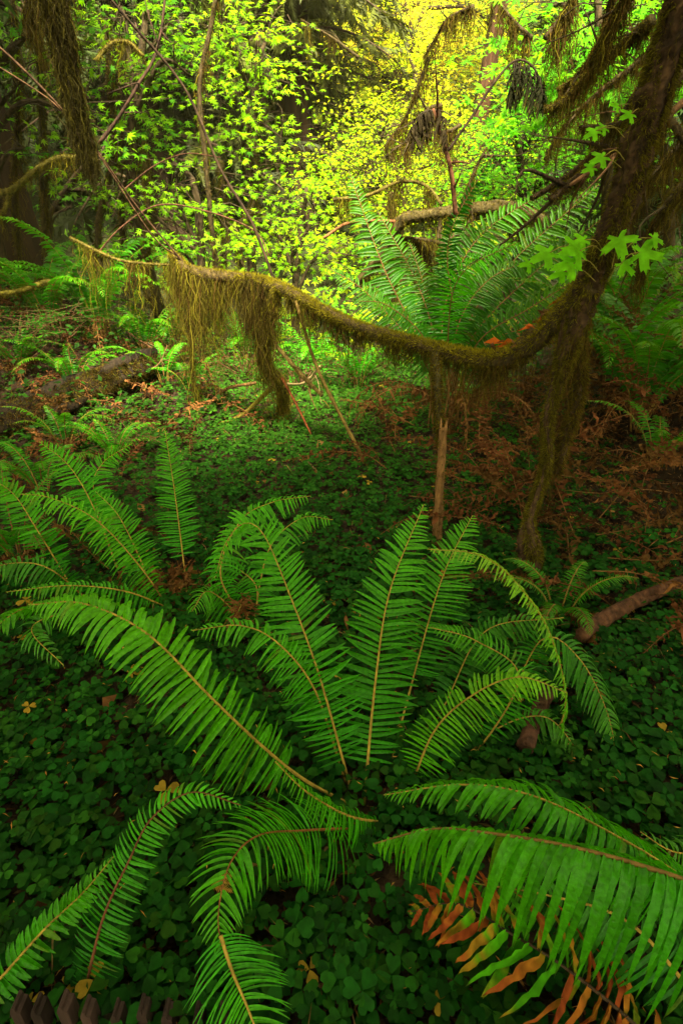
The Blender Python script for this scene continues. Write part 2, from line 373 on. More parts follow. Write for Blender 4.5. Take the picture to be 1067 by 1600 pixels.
for (x0, x1, y0, y1, dens, T, s0, s1) in ((-1.0, 1.0, .25, 1.1, 2300, CLV, .014, .031), (-1.5, 1.5, 1.1, 2.1, 1800, CLV, .015, .030), (-2.6, 2.2, 2.1, 3.6, 1500, CLS, .015, .029), (-3.4, 2.8, 3.6, 6.8, 1150, CLS, .017, .032)):
    n = int((x1-x0)*(y1-y0)*dens); x, y = scatter(n, x0, x1, y0, y1, R)
    k = R.random(n) < clover_density(x, y); x, y = x[k], y[k]
    k = np.abs(x) < .30+.85*(y*.9+.5); x, y = x[k], y[k]; n = len(x)
    hgt = R.uniform(.018, .075, n); O = np.column_stack([x, y, gz(x, y)+hgt])
    nn = np.column_stack([R.normal(size=n)*.22, R.normal(size=n)*.22-.12, np.ones(n)]); hd = R.normal(size=(n, 3))
    cl = np.array([.008, .064, .004])*R.uniform(.5, 1.5, (n, 1))*(1+.5*sst(y, 2, 4))[:, None]*np.column_stack([1+1.2*sst(y, 2, 4), np.ones(n), np.ones(n)]); yl = R.random(n) < .004  # farther clover painted lighter and yellower for the light under the opening
    cl += (R.random((n, 1))**3)*np.array([.015, .03, 0]); cl[yl] = np.array([.35, .22, .02])
    mb.inst(T[0], T[1], frames(nn, hd), O, R.uniform(s0, s1, n)*R.choice([1, 1, .7], n), cl)
tag(mb.build('clover_carpet', M_CLOVER), 'dark green three leaved clover carpeting the forest floor', 'ground cover', None, 'stuff')
# needle duff, twigs and curled brown flakes over the soil
mb = MB()
def flakes(mb, x, y, ln, wd, cols, R, lift=.012, tilt=.5):
    n = len(x); O = np.column_stack([x, y, gz(x, y)+R.uniform(.002, lift, n)]); h = R.normal(size=(n, 3))*np.array([1, 1, tilt*.6]); h = nz(h)
    s = nz(np.cross(h, R.normal(size=(n, 3))*.5+np.array([0, 0, 1])))
    L = (ln*R.uniform(.5, 1.5, n))[:, None]; w = (wd*R.uniform(.5, 1.4, n))[:, None]; b = np.array([0, 0, 1])*L*R.uniform(-.1, .3, (n, 1))
    v = np.stack([O-h*L/2, O-s*w/2+b, O+s*w/2+b, O+h*L/2], 1)
    f = np.array([[0, 2, 1], [1, 2, 3]])[None]+(np.arange(n)*4)[:, None, None]
    cols = np.asarray(cols); c = cols[R.integers(0, len(cols), n)]*R.uniform(.5, 1.4, (n, 1)); mb.add(v, f, np.repeat(c, 4, 0))
for (x0, x1, y0, y1, n) in ((-1.4, 1.4, .25, 2, 11000), (-2.4, 2.4, 2, 4.5, 12000), (-4, 4.5, 3.5, 8, 9000), (.75, 2.6, 1.4, 3.6, 12000), (-4, -1.2, 3.0, 5.5, 9000)):
    x, y = scatter(n, x0, x1, y0, y1, R); flakes(mb, x, y, .028, .005, [DEAD, DEAD_D, DEAD_D*.7, (.2, .12, .05)], R)
x, y = scatter(1500, -1.3, 1.3, .3, 2.2, R); flakes(mb, x, y, .014, .0022, [(.5, .25, .05), (.4, .16, .03)], R, .09)
x, y = scatter(500, -2.5, 3, .4, 5, R); flakes(mb, x, y, .06, .03, [DEAD, DEAD_D, (.2, .10, .03)], R, .05)
x, y = scatter(420, -2, 2, .35, 4, R); flakes(mb, x, y, .11, .0032, [(.16, .08, .03), (.22, .13, .05)], R, .07)
tag(mb.build('leaf_litter', M_DEAD, smooth=False), 'brown needles and crumbled dead leaves strewn between the clover', 'leaf litter', None, 'stuff')

# ================================================================= FOREGROUND FERNS
def hero(t, pts, half_px, n, seed, mid=None, label=None, **k):
    P = path(*pts); rng = np.random.default_rng(seed); m = P[len(P)//2] if mid is None else P[mid]
    k.setdefault('K', 12); k.setdefault('droop', .22)
    return make_frond(t, P, spx(half_px, m), int(n*1.12), rng, label=label, **k)
A = G(568, 1265); t = thing('sword_fern', A, 'large bright green sword fern at the centre with tall fronds fanning out over the clover', 'fern', 'sword ferns under the trees')
hero(t, [(568, 1262), (587, 1060, 1.05), (610, 920, 1.2), (662, 788, 1.42)], 72, 50, 1, pet=.12, col=FERN*1.0, hint=(.05, -.75, .65), vee=.05, rr=.0032, label='tallest upright frond with a straight yellow midrib')
hero(t, [(606, 1215), (640, 1080, 1.12), (690, 905, 1.28), (738, 805, 1.42)], 61, 44, 2, pet=.36, col=FERN*.9, hint=(-.1, -.75, .65), rr=.0028)
hero(t, [(548, 1235), (500, 1060, .98), (455, 935, 1.10), (412, 835, 1.20), (380, 818, 1.21), (352, 850, 1.19), (340, 890, 1.16)], 67, 60, 3, pet=.10, col=FERN*1.05, hint=(.1, -.75, .6), label='frond with its tip curling over to the left')
hero(t, [(548, 1262), (475, 1218, .84), (410, 1166, .82), (330, 1090, .80), (230, 990, .81), (130, 943, .85), (45, 945, .88)], 92, 62, 4, mid=4, pet=.22, col=FERN_LIT*.8, droop=.55, hint=(.25, -.5, .85), rr=.0034, pw=.0058, label='long frond arching low to the left with a yellow midrib')
hero(t, [(540, 1225), (495, 1085, .96), (440, 1010, .95), (380, 978, .96), (300, 985, .94)], 53, 40, 5, pet=.25, col=FERN*1.05, droop=.6, hint=(.2, -.6, .7))
hero(t, [(640, 1235), (680, 1140, .92), (740, 1085, .93), (810, 1058, .93), (885, 1082, .90)], 53, 42, 6, pet=.06, col=FERN_LIT*1.05, col2=np.array([.20, .46, .01]), droop=.5, hint=(-.1, -.6, .8), label='brightest frond bending right with sunlight painted into its yellow green tip')  # tip colour carries a painted patch of sun
hero(t, [(660, 1250), (740, 1180, .98), (810, 1060, 1.02), (745, 1002, 1.04), (672, 980, 1.02)], 43, 38, 7, pet=.36, col=FERN*.85, droop=.35, hint=(0, -.7, .7))
hero(t, [(690, 1260), (800, 1200, .98), (880, 1120, 1.02), (862, 1000, 1.10), (810, 915, 1.14), (750, 868, 1.14), (668, 858, 1.12)], 43, 62, 8, mid=3, pet=.20, col=FERN_LIT, col2=np.array([.22, .40, .02]), droop=.7, hint=(.8, -.1, .5), label='frond looping over with a highlight painted along its twisted crest')  # light on the crest is put into the leaf colour
hero(t, [(700, 1265), (780, 1130, 1.10), (845, 1000, 1.16), (905, 1030, 1.12), (950, 1120, 1.02), (965, 1215, .95)], 53, 54, 9, mid=4, pet=.34, col=FERN_D*1.3, droop=.5, hint=(.3, -.6, .7))
hero(t, [(690, 1255), (760, 1150, 1.02), (850, 1120, 1.02), (915, 1190, .94)], 51, 34, 10, pet=.2, col=FERN_D*1.2, droop=.6, hint=(.1, -.4, .8))
hero(t, [(640, 1230), (700, 1090, 1.15), (760, 985, 1.25), (880, 965, 1.22)], 43, 36, 11, pet=.3, col=FERN_D*1.2, droop=.5)
hero(t, [(600, 1290), (545, 1275, .72), (480, 1238, .66), (430, 1190, .63)], 41, 34, 12, pet=.1, col=FERN, droop=.9, hint=(.7, -.2, .6), K=10)
hero(t, [(560, 1300), (530, 1295, .74), (470, 1298, .70), (405, 1305, .62), (362, 1345, .56), (342, 1420, .50), (345, 1478, .47)], 112, 50, 13, mid=4, pet=.04, col=FERN*1.15, droop=.35, hint=(.1, -.1, 1), riba=(.22, .08, .02), rr=.0026, curl=.2, label='frond bending down towards the viewer with a red brown midrib')
hero(t, [(345, 1462, .475), (362, 1515, .445), (385, 1570, .41), (412, 1640, .375)], 90, 28, 14, pet=.02, col=FERN*1.25, droop=.3, hint=(0, -.3, 1), K=12, curl=.2)
mb = MB(); r_ = np.random.default_rng(2); p0 = W(343, 1390, .530)
for k in range(3):
    mb.inst(FEA[0], FEA[1], frames(np.array([[.1*k, -.5, .9]]), np.array([[1.0, .2*k-.2, -.1]])), np.array([p0+[-.012, .004*k, .012+.002*k]]), [.034], np.array([[.50, .24, .05]]))
tag(mb.build('dead_fir_twig', M_DEAD, origin=p0), 'tiny tan dead fir twig resting on the frond that bends towards the viewer', 'twig')
B0 = G(200, 1640); t = thing('sword_fern', G(125, 1585), 'dark sword fern in the lower left corner with one frond curling to a tip painted as lit', 'fern', 'sword ferns under the trees')
hero(t, [(128, 1585), (160, 1440, .52), (202, 1345, .56), (238, 1278, .59), (300, 1238, .61), (376, 1258, .60)], 54, 50, 21, pet=.06, col=FERN_D*1.25, col2=FERN_LIT*1.15, droop=.35, hint=(-.1, -.55, .8), riba=(.14, .05, .02), label='arching frond with its curled tip painted as lit')  # dark base to bright tip paints the light falling on the bend
hero(t, [(-60, 1590, .44), (0, 1530, .48), (70, 1452, .53), (130, 1395, .57), (178, 1338, .60)], 38, 32, 22, pet=.05, col=FERN, droop=.3, hint=(0, -.6, .8), pw=.0052)

t = thing('sword_fern', G(1060, 1520), 'big sword fern reaching in from the lower right edge with long drooping pinnae', 'fern', 'sword ferns under the trees')
hero(t, [(1230, 1500, .43), (1067, 1372, .50), (950, 1300, .53), (830, 1243, .56), (720, 1226, .60), (600, 1242, .63)], 84, 62, 31, pet=.02, col=FERN*1.0, droop=.55, hint=(.2, .15, 1), pw=.0050, label='upper frond with a curled crest along its edge')
hero(t, [(1230, 1440, .39), (1067, 1374, .43), (900, 1325, .46), (750, 1300, .50), (670, 1296, .53), (585, 1318, .54)], 108, 46, 32, pet=.02, col=FERN*.95, droop=1.4, hint=(.15, .2, 1), pw=.0060, rr=.0036, riba=(.16, .09, .02), phi=(0, 48), vee=-.05, curl=.1, label='long frond with large hanging pinnae')
def autumn(s, u, cc, rng):
    n, K = cc.shape[:2]; q = rng.random((n, 1))+.5*(u[None]-.3)+rng.normal(size=(n, K))*.10+.35*np.sin(s*9)[:, None]
    a = np.clip((q-.10)/.35, 0, 1)[..., None, None]; b = np.clip((q-.42)/.35, 0, 1)[..., None, None]
    r = cc*(1-a)+np.array([.40, .17, .015])*a; r = r*(1-b)+np.array([.28, .058, .012])*b; return r*rng.uniform(.55, 1.2, r.shape[:3]+(1,))
hero(t, [(1040, 1660, .38), (985, 1595, .42), (880, 1510, .46), (800, 1460, .50), (715, 1412, .545), (640, 1425, .56)], 112, 22, 33, pet=.02, col=FERN*.9, droop=.45, hint=(-.1, -.3, 1), pw=.0078, patchy=autumn, mat=M_DEAD, riba=(.05, .03, .015), curl=.35, crumple=.06, label='dying frond turned orange, yellow and rust red', twist=.5)
hero(t, [(1090, 1560, .42), (980, 1440, .50), (860, 1400, .56), (740, 1380, .60)], 80, 30, 34, pet=.05, col=FERN_D*1.3, droop=.8)
hero(t, [(1180, 1300, .75), (1100, 1330, .68), (1050, 1330, .64), (1000, 1300, .66)], 60, 24, 35, pet=.05, col=FERN_D*1.2, droop=.6)

D0 = G(285, 938); t = thing('sword_fern', D0, 'leafy sword fern left of the middle with one upright frond above a brown duff patch', 'fern', 'sword ferns under the trees')
hero(t, [(294, 938), (285, 860, 1.78), (272, 760, 1.92), (258, 672, 2.05)], 38, 44, 41, pet=.26, col=FERN*.95, hint=(.1, -.8, .5), label='lone upright frond')
hero(t, [(262, 948), (215, 880, 1.62), (150, 812, 1.62), (80, 778, 1.60), (30, 772, 1.58)], 44, 44, 42, pet=.08, col=FERN_LIT*.8, droop=.6, hint=(.3, -.5, .8))
hero(t, [(240, 930), (218, 870, 1.75), (185, 805, 1.83), (150, 768, 1.88)], 38, 32, 43, pet=.1, col=FERN)
hero(t, [(190, 905), (150, 800, 1.85), (110, 730, 1.95), (62, 690, 1.98)], 42, 36, 44, pet=.25, col=FERN*1.1)
hero(t, [(190, 905), (148, 775, 1.9), (160, 725, 1.98), (208, 692, 2.0)], 34, 30, 45, pet=.35, col=FERN*1.05)
hero(t, [(120, 930), (60, 830, 1.7), (20, 770, 1.75), (-30, 740, 1.7)], 37, 30, 46, pet=.2, col=FERN)
hero(t, [(270, 955), (200, 925, 1.5), (110, 915, 1.42), (10, 925, 1.36)], 29, 36, 47, pet=.1, col=FERN*.9, droop=.6)
hero(t, [(150, 950), (90, 960, 1.3), (50, 985, 1.2), (100, 1040, 1.1)], 38, 30, 48, pet=.2, col=FERN_D*1.3, droop=.3)
hero(t, [(100, 940), (40, 950, 1.28), (0, 975, 1.2), (-40, 1010, 1.15)], 38, 26, 49, pet=.2, col=FERN*.9, droop=.4)
hero(t, [(150, 950), (80, 890, 1.5), (20, 880, 1.5), (-50, 900, 1.4)], 37, 28, 50, pet=.15, col=FERN_D*1.3, droop=.5)
for i, (x, y) in enumerate([(150, 900), (250, 900), (280, 880), (300, 935), (230, 950), (330, 900)]):
    hero(t, [(240, 940), ((240+x)/2, 915-i*4, 1.72), (x+R.normal()*20, y+30)], 26, 20, 60+i, name='dead_frond', label='brown withered frond', mat=M_DEAD, col=DEAD, K=6, crumple=.4, twist=.6, riba=STALKB, mess=3, pw=.004, rr=.002, pet=.15)

t = thing('sword_fern', G(395, 985), 'small sword fern behind the curled frond tip with a feathery arching tip', 'fern', 'sword ferns under the trees')
hero(t, [(395, 985), (345, 900, 1.55), (375, 815, 1.68), (425, 785, 1.72), (485, 775, 1.68)], 42, 40, 71, pet=.15, col=FERN*1.1, droop=.7)
hero(t, [(395, 985), (330, 925, 1.45), (300, 955, 1.32)], 42, 26, 72, pet=.15, col=FERN*.9, droop=.6)
hero(t, [(395, 985), (400, 915, 1.6), (350, 880, 1.62), (335, 905, 1.55)], 40, 26, 73, pet=.15, col=FERN, droop=.6)
hero(t, [(395, 985), (420, 860, 1.75), (470, 810, 1.85), (520, 812, 1.8)], 36, 28, 74, pet=.2, col=FERN*.9, droop=.6)
hero(t, [(395, 985), (380, 945, 1.5), (375, 950, 1.42), (355, 985, 1.38)], 28, 20, 75, name='dead_frond', label='brown withered frond', mat=M_DEAD, col=DEAD, K=6, crumple=.4, mess=3, pw=.004)

# ================================================================= MOSSY VINE MAPLE (leaning trunk and long low bough)
rng = np.random.default_rng(5)
base = G(822, 912)
mv = thing('mossy_maple', base, 'moss covered maple leaning right with one long low bough draped in hanging moss', 'tree')
TP = np.vstack([base+[0, 0, -.05], path((828, 870, 1.84), (826, 812, 1.88), (852, 730, 1.93), (858, 650, 1.97), (880, 570, 1.98), (905, 480, 1.96), (940, 400, 1.92), (975, 310, 1.88), (1003, 205, 1.84), (1036, 95, 1.82), (1072, -30, 1.8), (1110, -170, 1.8))])
tp = spline(TP, 260); tr = interp(np.linspace(0, 1, 260), [0, .10, .15, .3, .4, .47, .6, .8, 1], [.044, .042, .014, .017, .023, .039, .042, .042, .036])
mb = MB(); frT = tube(mb, tp, tr, 26, (.055, .03, .014), .13, rng, colvar=.35); mb.build('trunk', M_BARK, mv)
mb = MB(); sp2 = spline(path((905, 470, 1.97), (902, 530, 2.05), (906, 600, 2.06), (888, 670, 2.02), (866, 740, 1.96)), 40)
fr2 = tube(mb, sp2, np.linspace(.026, .014, 40), 12, (.05, .03, .014), .16, rng); mb.build('side_stem', M_BARK, mv)
BPts = path((925, 440, 1.93), (885, 485, 2.02), (840, 528, 2.12), (800, 553, 2.22), (755, 561, 2.35), (700, 550, 2.5), (640, 535, 2.68), (560, 512, 2.95), (500, 483, 3.2), (445, 452, 3.45), (400, 438, 3.6), (345, 432, 3.72), (298, 424, 3.8), (268, 398, 3.9))
bp = spline(BPts, 150); br = interp(np.linspace(0, 1, 150), [0, .15, .3, .6, .85, .97, 1], [.046, .036, .029, .029, .034, .036, .026])
mb = MB(); frB = tube(mb, bp, br, 14, (.06, .04, .014), .14, rng); mb.build('bough', M_BARK, mv)
sup = spline(np.vstack([path((435, 446, 3.5), (412, 520, 3.62), (418, 575, 3.75), (440, 600, 3.9), (442, 640, 4.05)), [G(443, 668)]]), 40)
mb = MB(); frS = tube(mb, sup, np.linspace(.035, .045, 40), 10, (.10, .08, .012), .15, rng)
for q in ([(440, 645, 4.06), (425, 665, 4.05), (400, 695)], [(440, 645, 4.06), (448, 668, 4.0), (455, 690)], [(440, 590, 3.9), (405, 625, 3.9), (375, 650, 3.9), (330, 668)]):
    tube(mb, spline(path(*q), 16), np.linspace(.02, .009, 16), 7, (.16, .13, .015), .1, rng)
mb.build('bough_prop', M_BARK, mv)
mb = MB()
up_m = [(.26, .23, .012), (.19, .17, .012), (.12, .09, .012)]  # yellow tones put the light on the bough's top into the moss
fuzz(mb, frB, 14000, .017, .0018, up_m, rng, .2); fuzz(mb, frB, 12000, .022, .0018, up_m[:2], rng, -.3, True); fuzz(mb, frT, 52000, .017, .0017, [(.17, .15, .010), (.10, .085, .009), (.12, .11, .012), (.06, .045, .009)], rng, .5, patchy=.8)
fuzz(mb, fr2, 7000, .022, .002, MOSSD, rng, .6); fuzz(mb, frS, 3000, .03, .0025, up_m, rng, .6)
mb.build('moss_coat', M_MOSS, mv)
def curtain(parent, f0, f1, n, L, wd, cols, seed, fr=frB, taper=True, sway=.16, K=8, name='moss_curtain', label=None, off=.0, barbs=9):
    n = int(n*2.6); r_ = np.random.default_rng(seed); P, Nn, B, rad_ = fr; m = len(P)
    nc = max(4, n//22); ct = r_.uniform(f0, f1, nc); cl = r_.uniform(.3, 1.1, nc)**1.3; co = r_.normal(size=(nc, 3))*np.array([.03, .03, 0])
    g = r_.integers(0, nc, n); t = np.clip(ct[g]+r_.normal(size=n)*.10*(f1-f0)/math.sqrt(nc), f0, f1)*(m-1.01); i = t.astype(int); q = (t-i)[:, None]; R0 = P[i]*(1-q)+P[i+1]*q
    R0 = R0+r_.normal(size=(n, 3))*rad_[i][:, None]*.55; e = (t/(m-1)-f0)/(f1-f0)
    prof = (.35+.65*np.sin(np.pi*np.clip(e, 0, 1))) if taper else 1
    LL = L*prof*cl[g]*np.power(r_.uniform(.05, 1.0, n), .7); mb = MB(); strands(mb, R0, LL, wd*.46, cols, r_, K, barbs, sway); o = mb.build(name, M_MOSS, parent)
    if label: o['label'] = label
    return o
curtain(mv, .86, .985, 760, .95, .0040, MOSSY+MOSSD, 1, label='widest moss curtain near the bough end')
curtain(mv, .93, 1.0, 160, .8, .0035, MOSSY+MOSSD, 2)
curtain(mv, .735, .80, 620, .9, .0042, [tuple(q*.6 for q in c) for c in MOSSD]+MOSSD[:2], 3, label='dark thick moss hanging over the prop')
curtain(mv, .70, .84, 300, .6, .0035, MOSSY+MOSSD, 4)
curtain(mv, .58, .68, 260, .38, .004, MOSSY+MOSSD, 5)
curtain(mv, .44, .60, 300, .30, .0038, MOSSD, 6)
curtain(mv, .30, .46, 300, .26, .0035, MOSSD, 7)
curtain(mv, .10, .32, 420, .30, .0032, MOSSD, 8)
curtain(mv, .80, .88, 240, .5, .0035, MOSSY+MOSSD, 9)
curtain(mv, .30, .55, 150, .28, .003, MOSSD, 10, fr=frT, taper=False, label='moss beard down the trunk fork')
curtain(mv, .02, .98, 110, .22, .003, MOSSD, 11, fr=fr2, taper=False)
curtain(mv, .55, .95, 260, .12, .003, MOSSD, 12, fr=frT, taper=False)
curtain(mv, .05, .9, 260, .42, .004, MOSSY, 13, fr=frS, taper=False)
curtain(mv, .05, .3, 260, .14, .003, MOSSD, 14, fr=frT, taper=False)
# roots and cut root foot
mb = MB()
for q in ([(822, 905, 1.83), (800, 930, 1.78), (770, 945)], [(826, 900, 1.84), (850, 925, 1.8), (870, 930)]):
    P = path(*q); tube(mb, spline(P, 10), np.linspace(.022, .008, 10), 7, (.12, .05, .02), .1, rng)
mb.build('root', M_BARK, mv)
# big maple leaves on thin stalks beside the trunk
def twig_leaves(parent, items, size, col, seed, mat=M_MAPLE, T=MLB):
    r_ = np.random.default_rng(seed)
    for (px, py, Y, ax, ay, s) in items:
        tip = W(px, py, Y); root = W(ax, ay, Y+.02); m2 = (tip+root)/2+np.array([0, 0, .02]); mb = MB()
        tube(mb, spline(np.array([root, m2, tip]), 8), .0014, 4, (.25, .2, .03)); st = mb.build('leaf_stalk', M_TWIG, parent)
        mb = MB(); hd = np.array([tip-root])*np.array([1, 1, .3]); nn = np.array([[r_.normal()*.25, -.75, .65]])
        mb.inst(T[0], T[1], frames(nn, hd+np.array([[0, 0, -.02]])), np.array([tip]), [s*size], np.array([col])*r_.uniform(.85, 1.15)); lf = mb.build('leaf', mat, parent)
twig_leaves(mv, [(905, 392, 1.72, 945, 400, 1.0), (895, 412, 1.7, 935, 425, .9), (858, 395, 1.74, 900, 398, .85), (965, 372, 1.7, 955, 420, .9), (1000, 395, 1.7, 960, 425, 1.0), (972, 412, 1.72, 950, 440, .7), (942, 245, 1.8, 975, 250, .6), (930, 205, 1.8, 975, 215, .5), (985, 178, 1.8, 1005, 190, .5), (945, 200, 1.85, 990, 230, .45), (912, 375, 1.76, 945, 400, .6), (1020, 372, 1.72, 965, 400, .55), (925, 262, 1.8, 970, 262, .45), (965, 165, 1.85, 1005, 190, .4), (1010, 150, 1.85, 1020, 170, .4), (880, 425, 1.74, 930, 440, .6), (828, 412, 1.8, 880, 415, .55)], .076, (.17, .52, .008), 3)

# rust coloured leaves lying along the top of the bough
r_ = np.random.default_rng(8); mb = MB(); k = r_.uniform(.05, .2, 70)*(149); i = k.astype(int)
O = bp[i]+np.array([0, 0, 1])*br[i][:, None]+r_.normal(size=(70, 3))*.015
x = O[:, 0]
h = nz(r_.normal(size=(70, 3))*[1, 1, .3]); s = nz(np.cross(h, r_.normal(size=(70, 3))+[0, 0, 1.2])); L = r_.uniform(.02, .05, (70, 1))
mb.add(np.stack([O-h*L, O-s*L*.35+[0, 0, .008], O+s*L*.35+[0, 0, .01], O+h*L], 1), np.array([[0, 2, 1], [1, 2, 3]])[None]+(np.arange(70)*4)[:, None, None], np.repeat(np.array([DEAD, ORANGE*.7, DEAD_D])[r_.integers(0, 3, 70)], 4, 0))
tag(mb.build('fallen_leaves', M_DEAD, smooth=False), 'rust coloured dead leaves lying on the mossy bough', 'leaf litter', None, 'stuff')

# ================================================================= SNAG, LIMBS, STICKS
rng = np.random.default_rng(6)
def stick(label, pts, r0, r1, col=BARK, n=30, sides=7, mat=M_BARK, moss=0, mcols=MOSSY, hang=0, hl=.2, name='bare_branch', cat='branch', group='bare branches and sticks', lump=.08, twigs=0, fz=.02, hw=.003, px=True):
    P = path(*pts) if px else np.asarray(pts); fork = None
    t = thing(name, P[0] if P[0][2] < P[-1][2] else P[-1], label, cat, group)
    mb = MB(); fr = tube(mb, spline(P, n), np.linspace(r0, r1, n), sides, col, lump, rng)
    mb.build('stem', mat, t)
    if twigs:
        mb = MB(); p = fr[0]
        for j in range(twigs):
            i = rng.integers(n//5, n-2); L = r0*rng.uniform(8, 22); d = nz(tangents(p)[i]*.6+rng.normal(size=3)*.7)
            q = np.array([p[i], p[i]+d*L*.5+rng.normal(size=3)*L*.06, p[i]+d*L+rng.normal(size=3)*L*.15+[0, 0, -.1*L]])
            f2 = tube(mb, spline(q, 8), np.linspace(r1*.7+.001, .0012, 8), 5, col, 0, rng)
        mb.build('twigs', mat, t)
    if moss or hang:
        mb = MB()
        if moss: fuzz(mb, fr, moss, fz, .0022, mcols, rng, .3)
        mb.build('moss_coat', M_MOSS, t) if moss else None
        if hang: curtain(t, .03, .97, hang, hl, hw, mcols, int(rng.integers(1000)), fr=fr, taper=False, name='hanging_moss')
    return t
stick('broken pale brown snag standing upright below the mossy bough', [(682, 862), (685, 800, 2.08), (688, 730, 2.12), (692, 668, 2.16)], .021, .016, (.17, .085, .03), 40, 14, M_WOOD, name='tree_snag', cat='tree stump', group=None, lump=.22, moss=500, mcols=MOSSD, fz=.012)
sn = MB(); sr = np.random.default_rng(4)
for k in range(9):
    a0 = sr.uniform(0, 6.28); b0 = W(692, 672, 2.16)+np.array([math.cos(a0), math.sin(a0), 0])*.012; tube(sn, np.array([b0-[0, 0, .05], b0, b0+[sr.normal()*.004, sr.normal()*.004, sr.uniform(.015, .07)]]), [.006, .005, .0006], 5, (.22, .11, .04), 0, sr)
snag = [o for o in bpy.data.objects if o.name.startswith('tree_snag')][0]; snv = sn.build('splintered_top', M_WOOD, snag)
stick('mossy thin stem hanging from the bough down to the broken snag', [(690, 690, 2.17), (684, 630, 2.2), (683, 590, 2.3), (680, 556, 2.5)], .014, .02, (.05, .04, .012), moss=1500, mcols=MOSSD, hang=120, hl=.16)
stick('long straight stick leaning from the bough to the clover', [(462, 470, 3.3), (498, 580, 3.3), (575, 733)], .010, .011, (.13, .085, .02), moss=300, fz=.01)
stick('short mossy stick crossing the leaning stick', [(432, 540, 3.6), (470, 585, 3.55), (503, 618, 3.4)], .014, .012, (.16, .11, .03), twigs=2)
stick('pale bent stick forking right of the mossy prop', [(445, 600, 3.9), (475, 598, 3.8), (500, 572, 3.7)], .010, .006, (.30, .22, .10), twigs=2)
stick('red brown stick propped against the mossy prop', [(440, 590, 3.7), (462, 630, 3.7), (490, 688)], .009, .005, (.22, .06, .02))
stick('crooked pale twig lying in front of the mossy prop', [(440, 668), (455, 700), (480, 722), (505, 748)], .010, .005, (.26, .17, .08), twigs=4)
stick('second crooked twig lying beside the pale twig', [(432, 665), (452, 690, 3.62), (470, 745)], .008, .004, (.2, .13, .06), twigs=2)
stick('thin arched root running left from the mossy prop', [(400, 598, 4.3), (350, 610, 4.2), (310, 655)], .014, .010, (.12, .06, .02), moss=200)
stick('red brown log lying at the right edge among the clover', np.array([G(1130, 905, .06), G(1067, 936, .07), G(1010, 955, .07), G(950, 985, .075), G(898, 1022, .06)]), .017, .024, (.10, .042, .022), 40, 12, name='fallen_log', cat='log', group=None, moss=260, mcols=MOSSD, fz=.012, lump=.2, px=False)
stick('short red brown log end sticking out under the centre fern', np.array([G(850, 1110, .06), G(830, 1155, .07), G(812, 1200, .06)]), .018, .021, (.07, .03, .018), 30, 12, name='fallen_log', cat='log', group=None, lump=.12, px=False)
stick('thin dark stem slanting across the upper left leaves down to the bough', [(120, -60, 3.5), (200, 30, 3.6), (290, 140, 3.7), (345, 265, 3.7), (395, 350, 3.65), (432, 448, 3.55)], .006, .010, (.035, .02, .010))
stick('thin brown stem from the left edge down to the tip of the bough', [(-60, 25, 3.2), (20, 92, 3.3), (95, 168, 3.4), (155, 240, 3.5), (220, 330, 3.7), (300, 425, 3.85)], .006, .006, (.06, .03, .014))
stick('second thin brown stem below the first at the left edge', [(-60, 70, 3.3), (40, 130, 3.4), (100, 175, 3.45), (160, 250, 3.5), (240, 370, 3.7), (285, 405, 3.85)], .004, .005, (.07, .035, .015))
stick('dark sapling forking up through the left leaves', [(155, 225, 4.0), (185, 185, 4.0), (215, 135, 4.0), (245, 80, 4.1), (258, 0, 4.2), (262, -60, 4.2)], .012, .006, (.04, .02, .012), twigs=5)
stick('bowed twig arching over the lower left leaves', [(150, 400, 4.2), (190, 355, 4.2), (250, 320, 4.2), (330, 332, 4.2), (400, 362, 4.2), (420, 400, 4.1)], .006, .004, (.08, .035, .018))
stick('smaller bowed twig above the arching one', [(190, 300, 4.5), (240, 260, 4.5), (290, 240, 4.5), (345, 246, 4.5)], .005, .003, (.07, .03, .016))
stick('slim upright dark stem in the middle of the left leaves', [(340, 450, 5.4), (322, 260, 5.2), (312, 140, 5.2), (330, 40, 5.2), (345, -50, 5.2)], .024, .018, (.05, .035, .014), moss=900, mcols=MOSSD, hang=80, hl=.3, hw=.006)
stick('mossy crooked branch reaching from the left edge under the leaves', [(-40, 305, 4.6), (15, 298, 4.5), (55, 268, 4.4), (90, 248, 4.3), (120, 246, 4.2)], .022, .018, (.10, .085, .012), moss=1400, hang=100, hl=.22, hw=.004)
stick('short mossy branch stub hanging over the left edge', [(15, 300, 4.5), (5, 330, 4.45), (-30, 340, 4.4)], .014, .012, (.10, .085, .012), moss=500, hang=50, hl=.2)
stick('level mossy branch left of the bough end with tufts hanging', [(110, 372, 4.3), (180, 404, 4.1), (230, 412, 4.0), (275, 414, 3.95)], .010, .008, (.09, .07, .012), moss=700, hang=90, hl=.6, hw=.0045)
stick('mossy slanting branch over the ferns at the left edge', [(-30, 462, 4.3), (30, 455, 4.3), (80, 440, 4.4), (95, 470, 4.5)], .022, .014, (.12, .1, .012), moss=1200, hang=90, hl=.15)
stick('mossy hanging vine trailing from the bough end to the ground', [(292, 440, 3.8), (298, 520, 3.85), (302, 590, 3.9), (318, 652)], .006, .006, (.10, .08, .012), moss=900, hang=150, hl=.22, hw=.004, name='hanging_vine', cat='vine')
stick('thin crooked branch lying over the left mound', [(100, 600, 3.9), (150, 640, 3.8), (200, 655, 3.8), (260, 660, 3.8), (300, 650, 3.9)], .006, .004, (.16, .09, .04), twigs=5)
stick('bare twiggy branch in front of the tall dark fern', [(110, 570, 4.2), (160, 600, 4.1), (240, 575, 4.2), (262, 540, 4.3)], .006, .003, (.13, .07, .03), twigs=8)
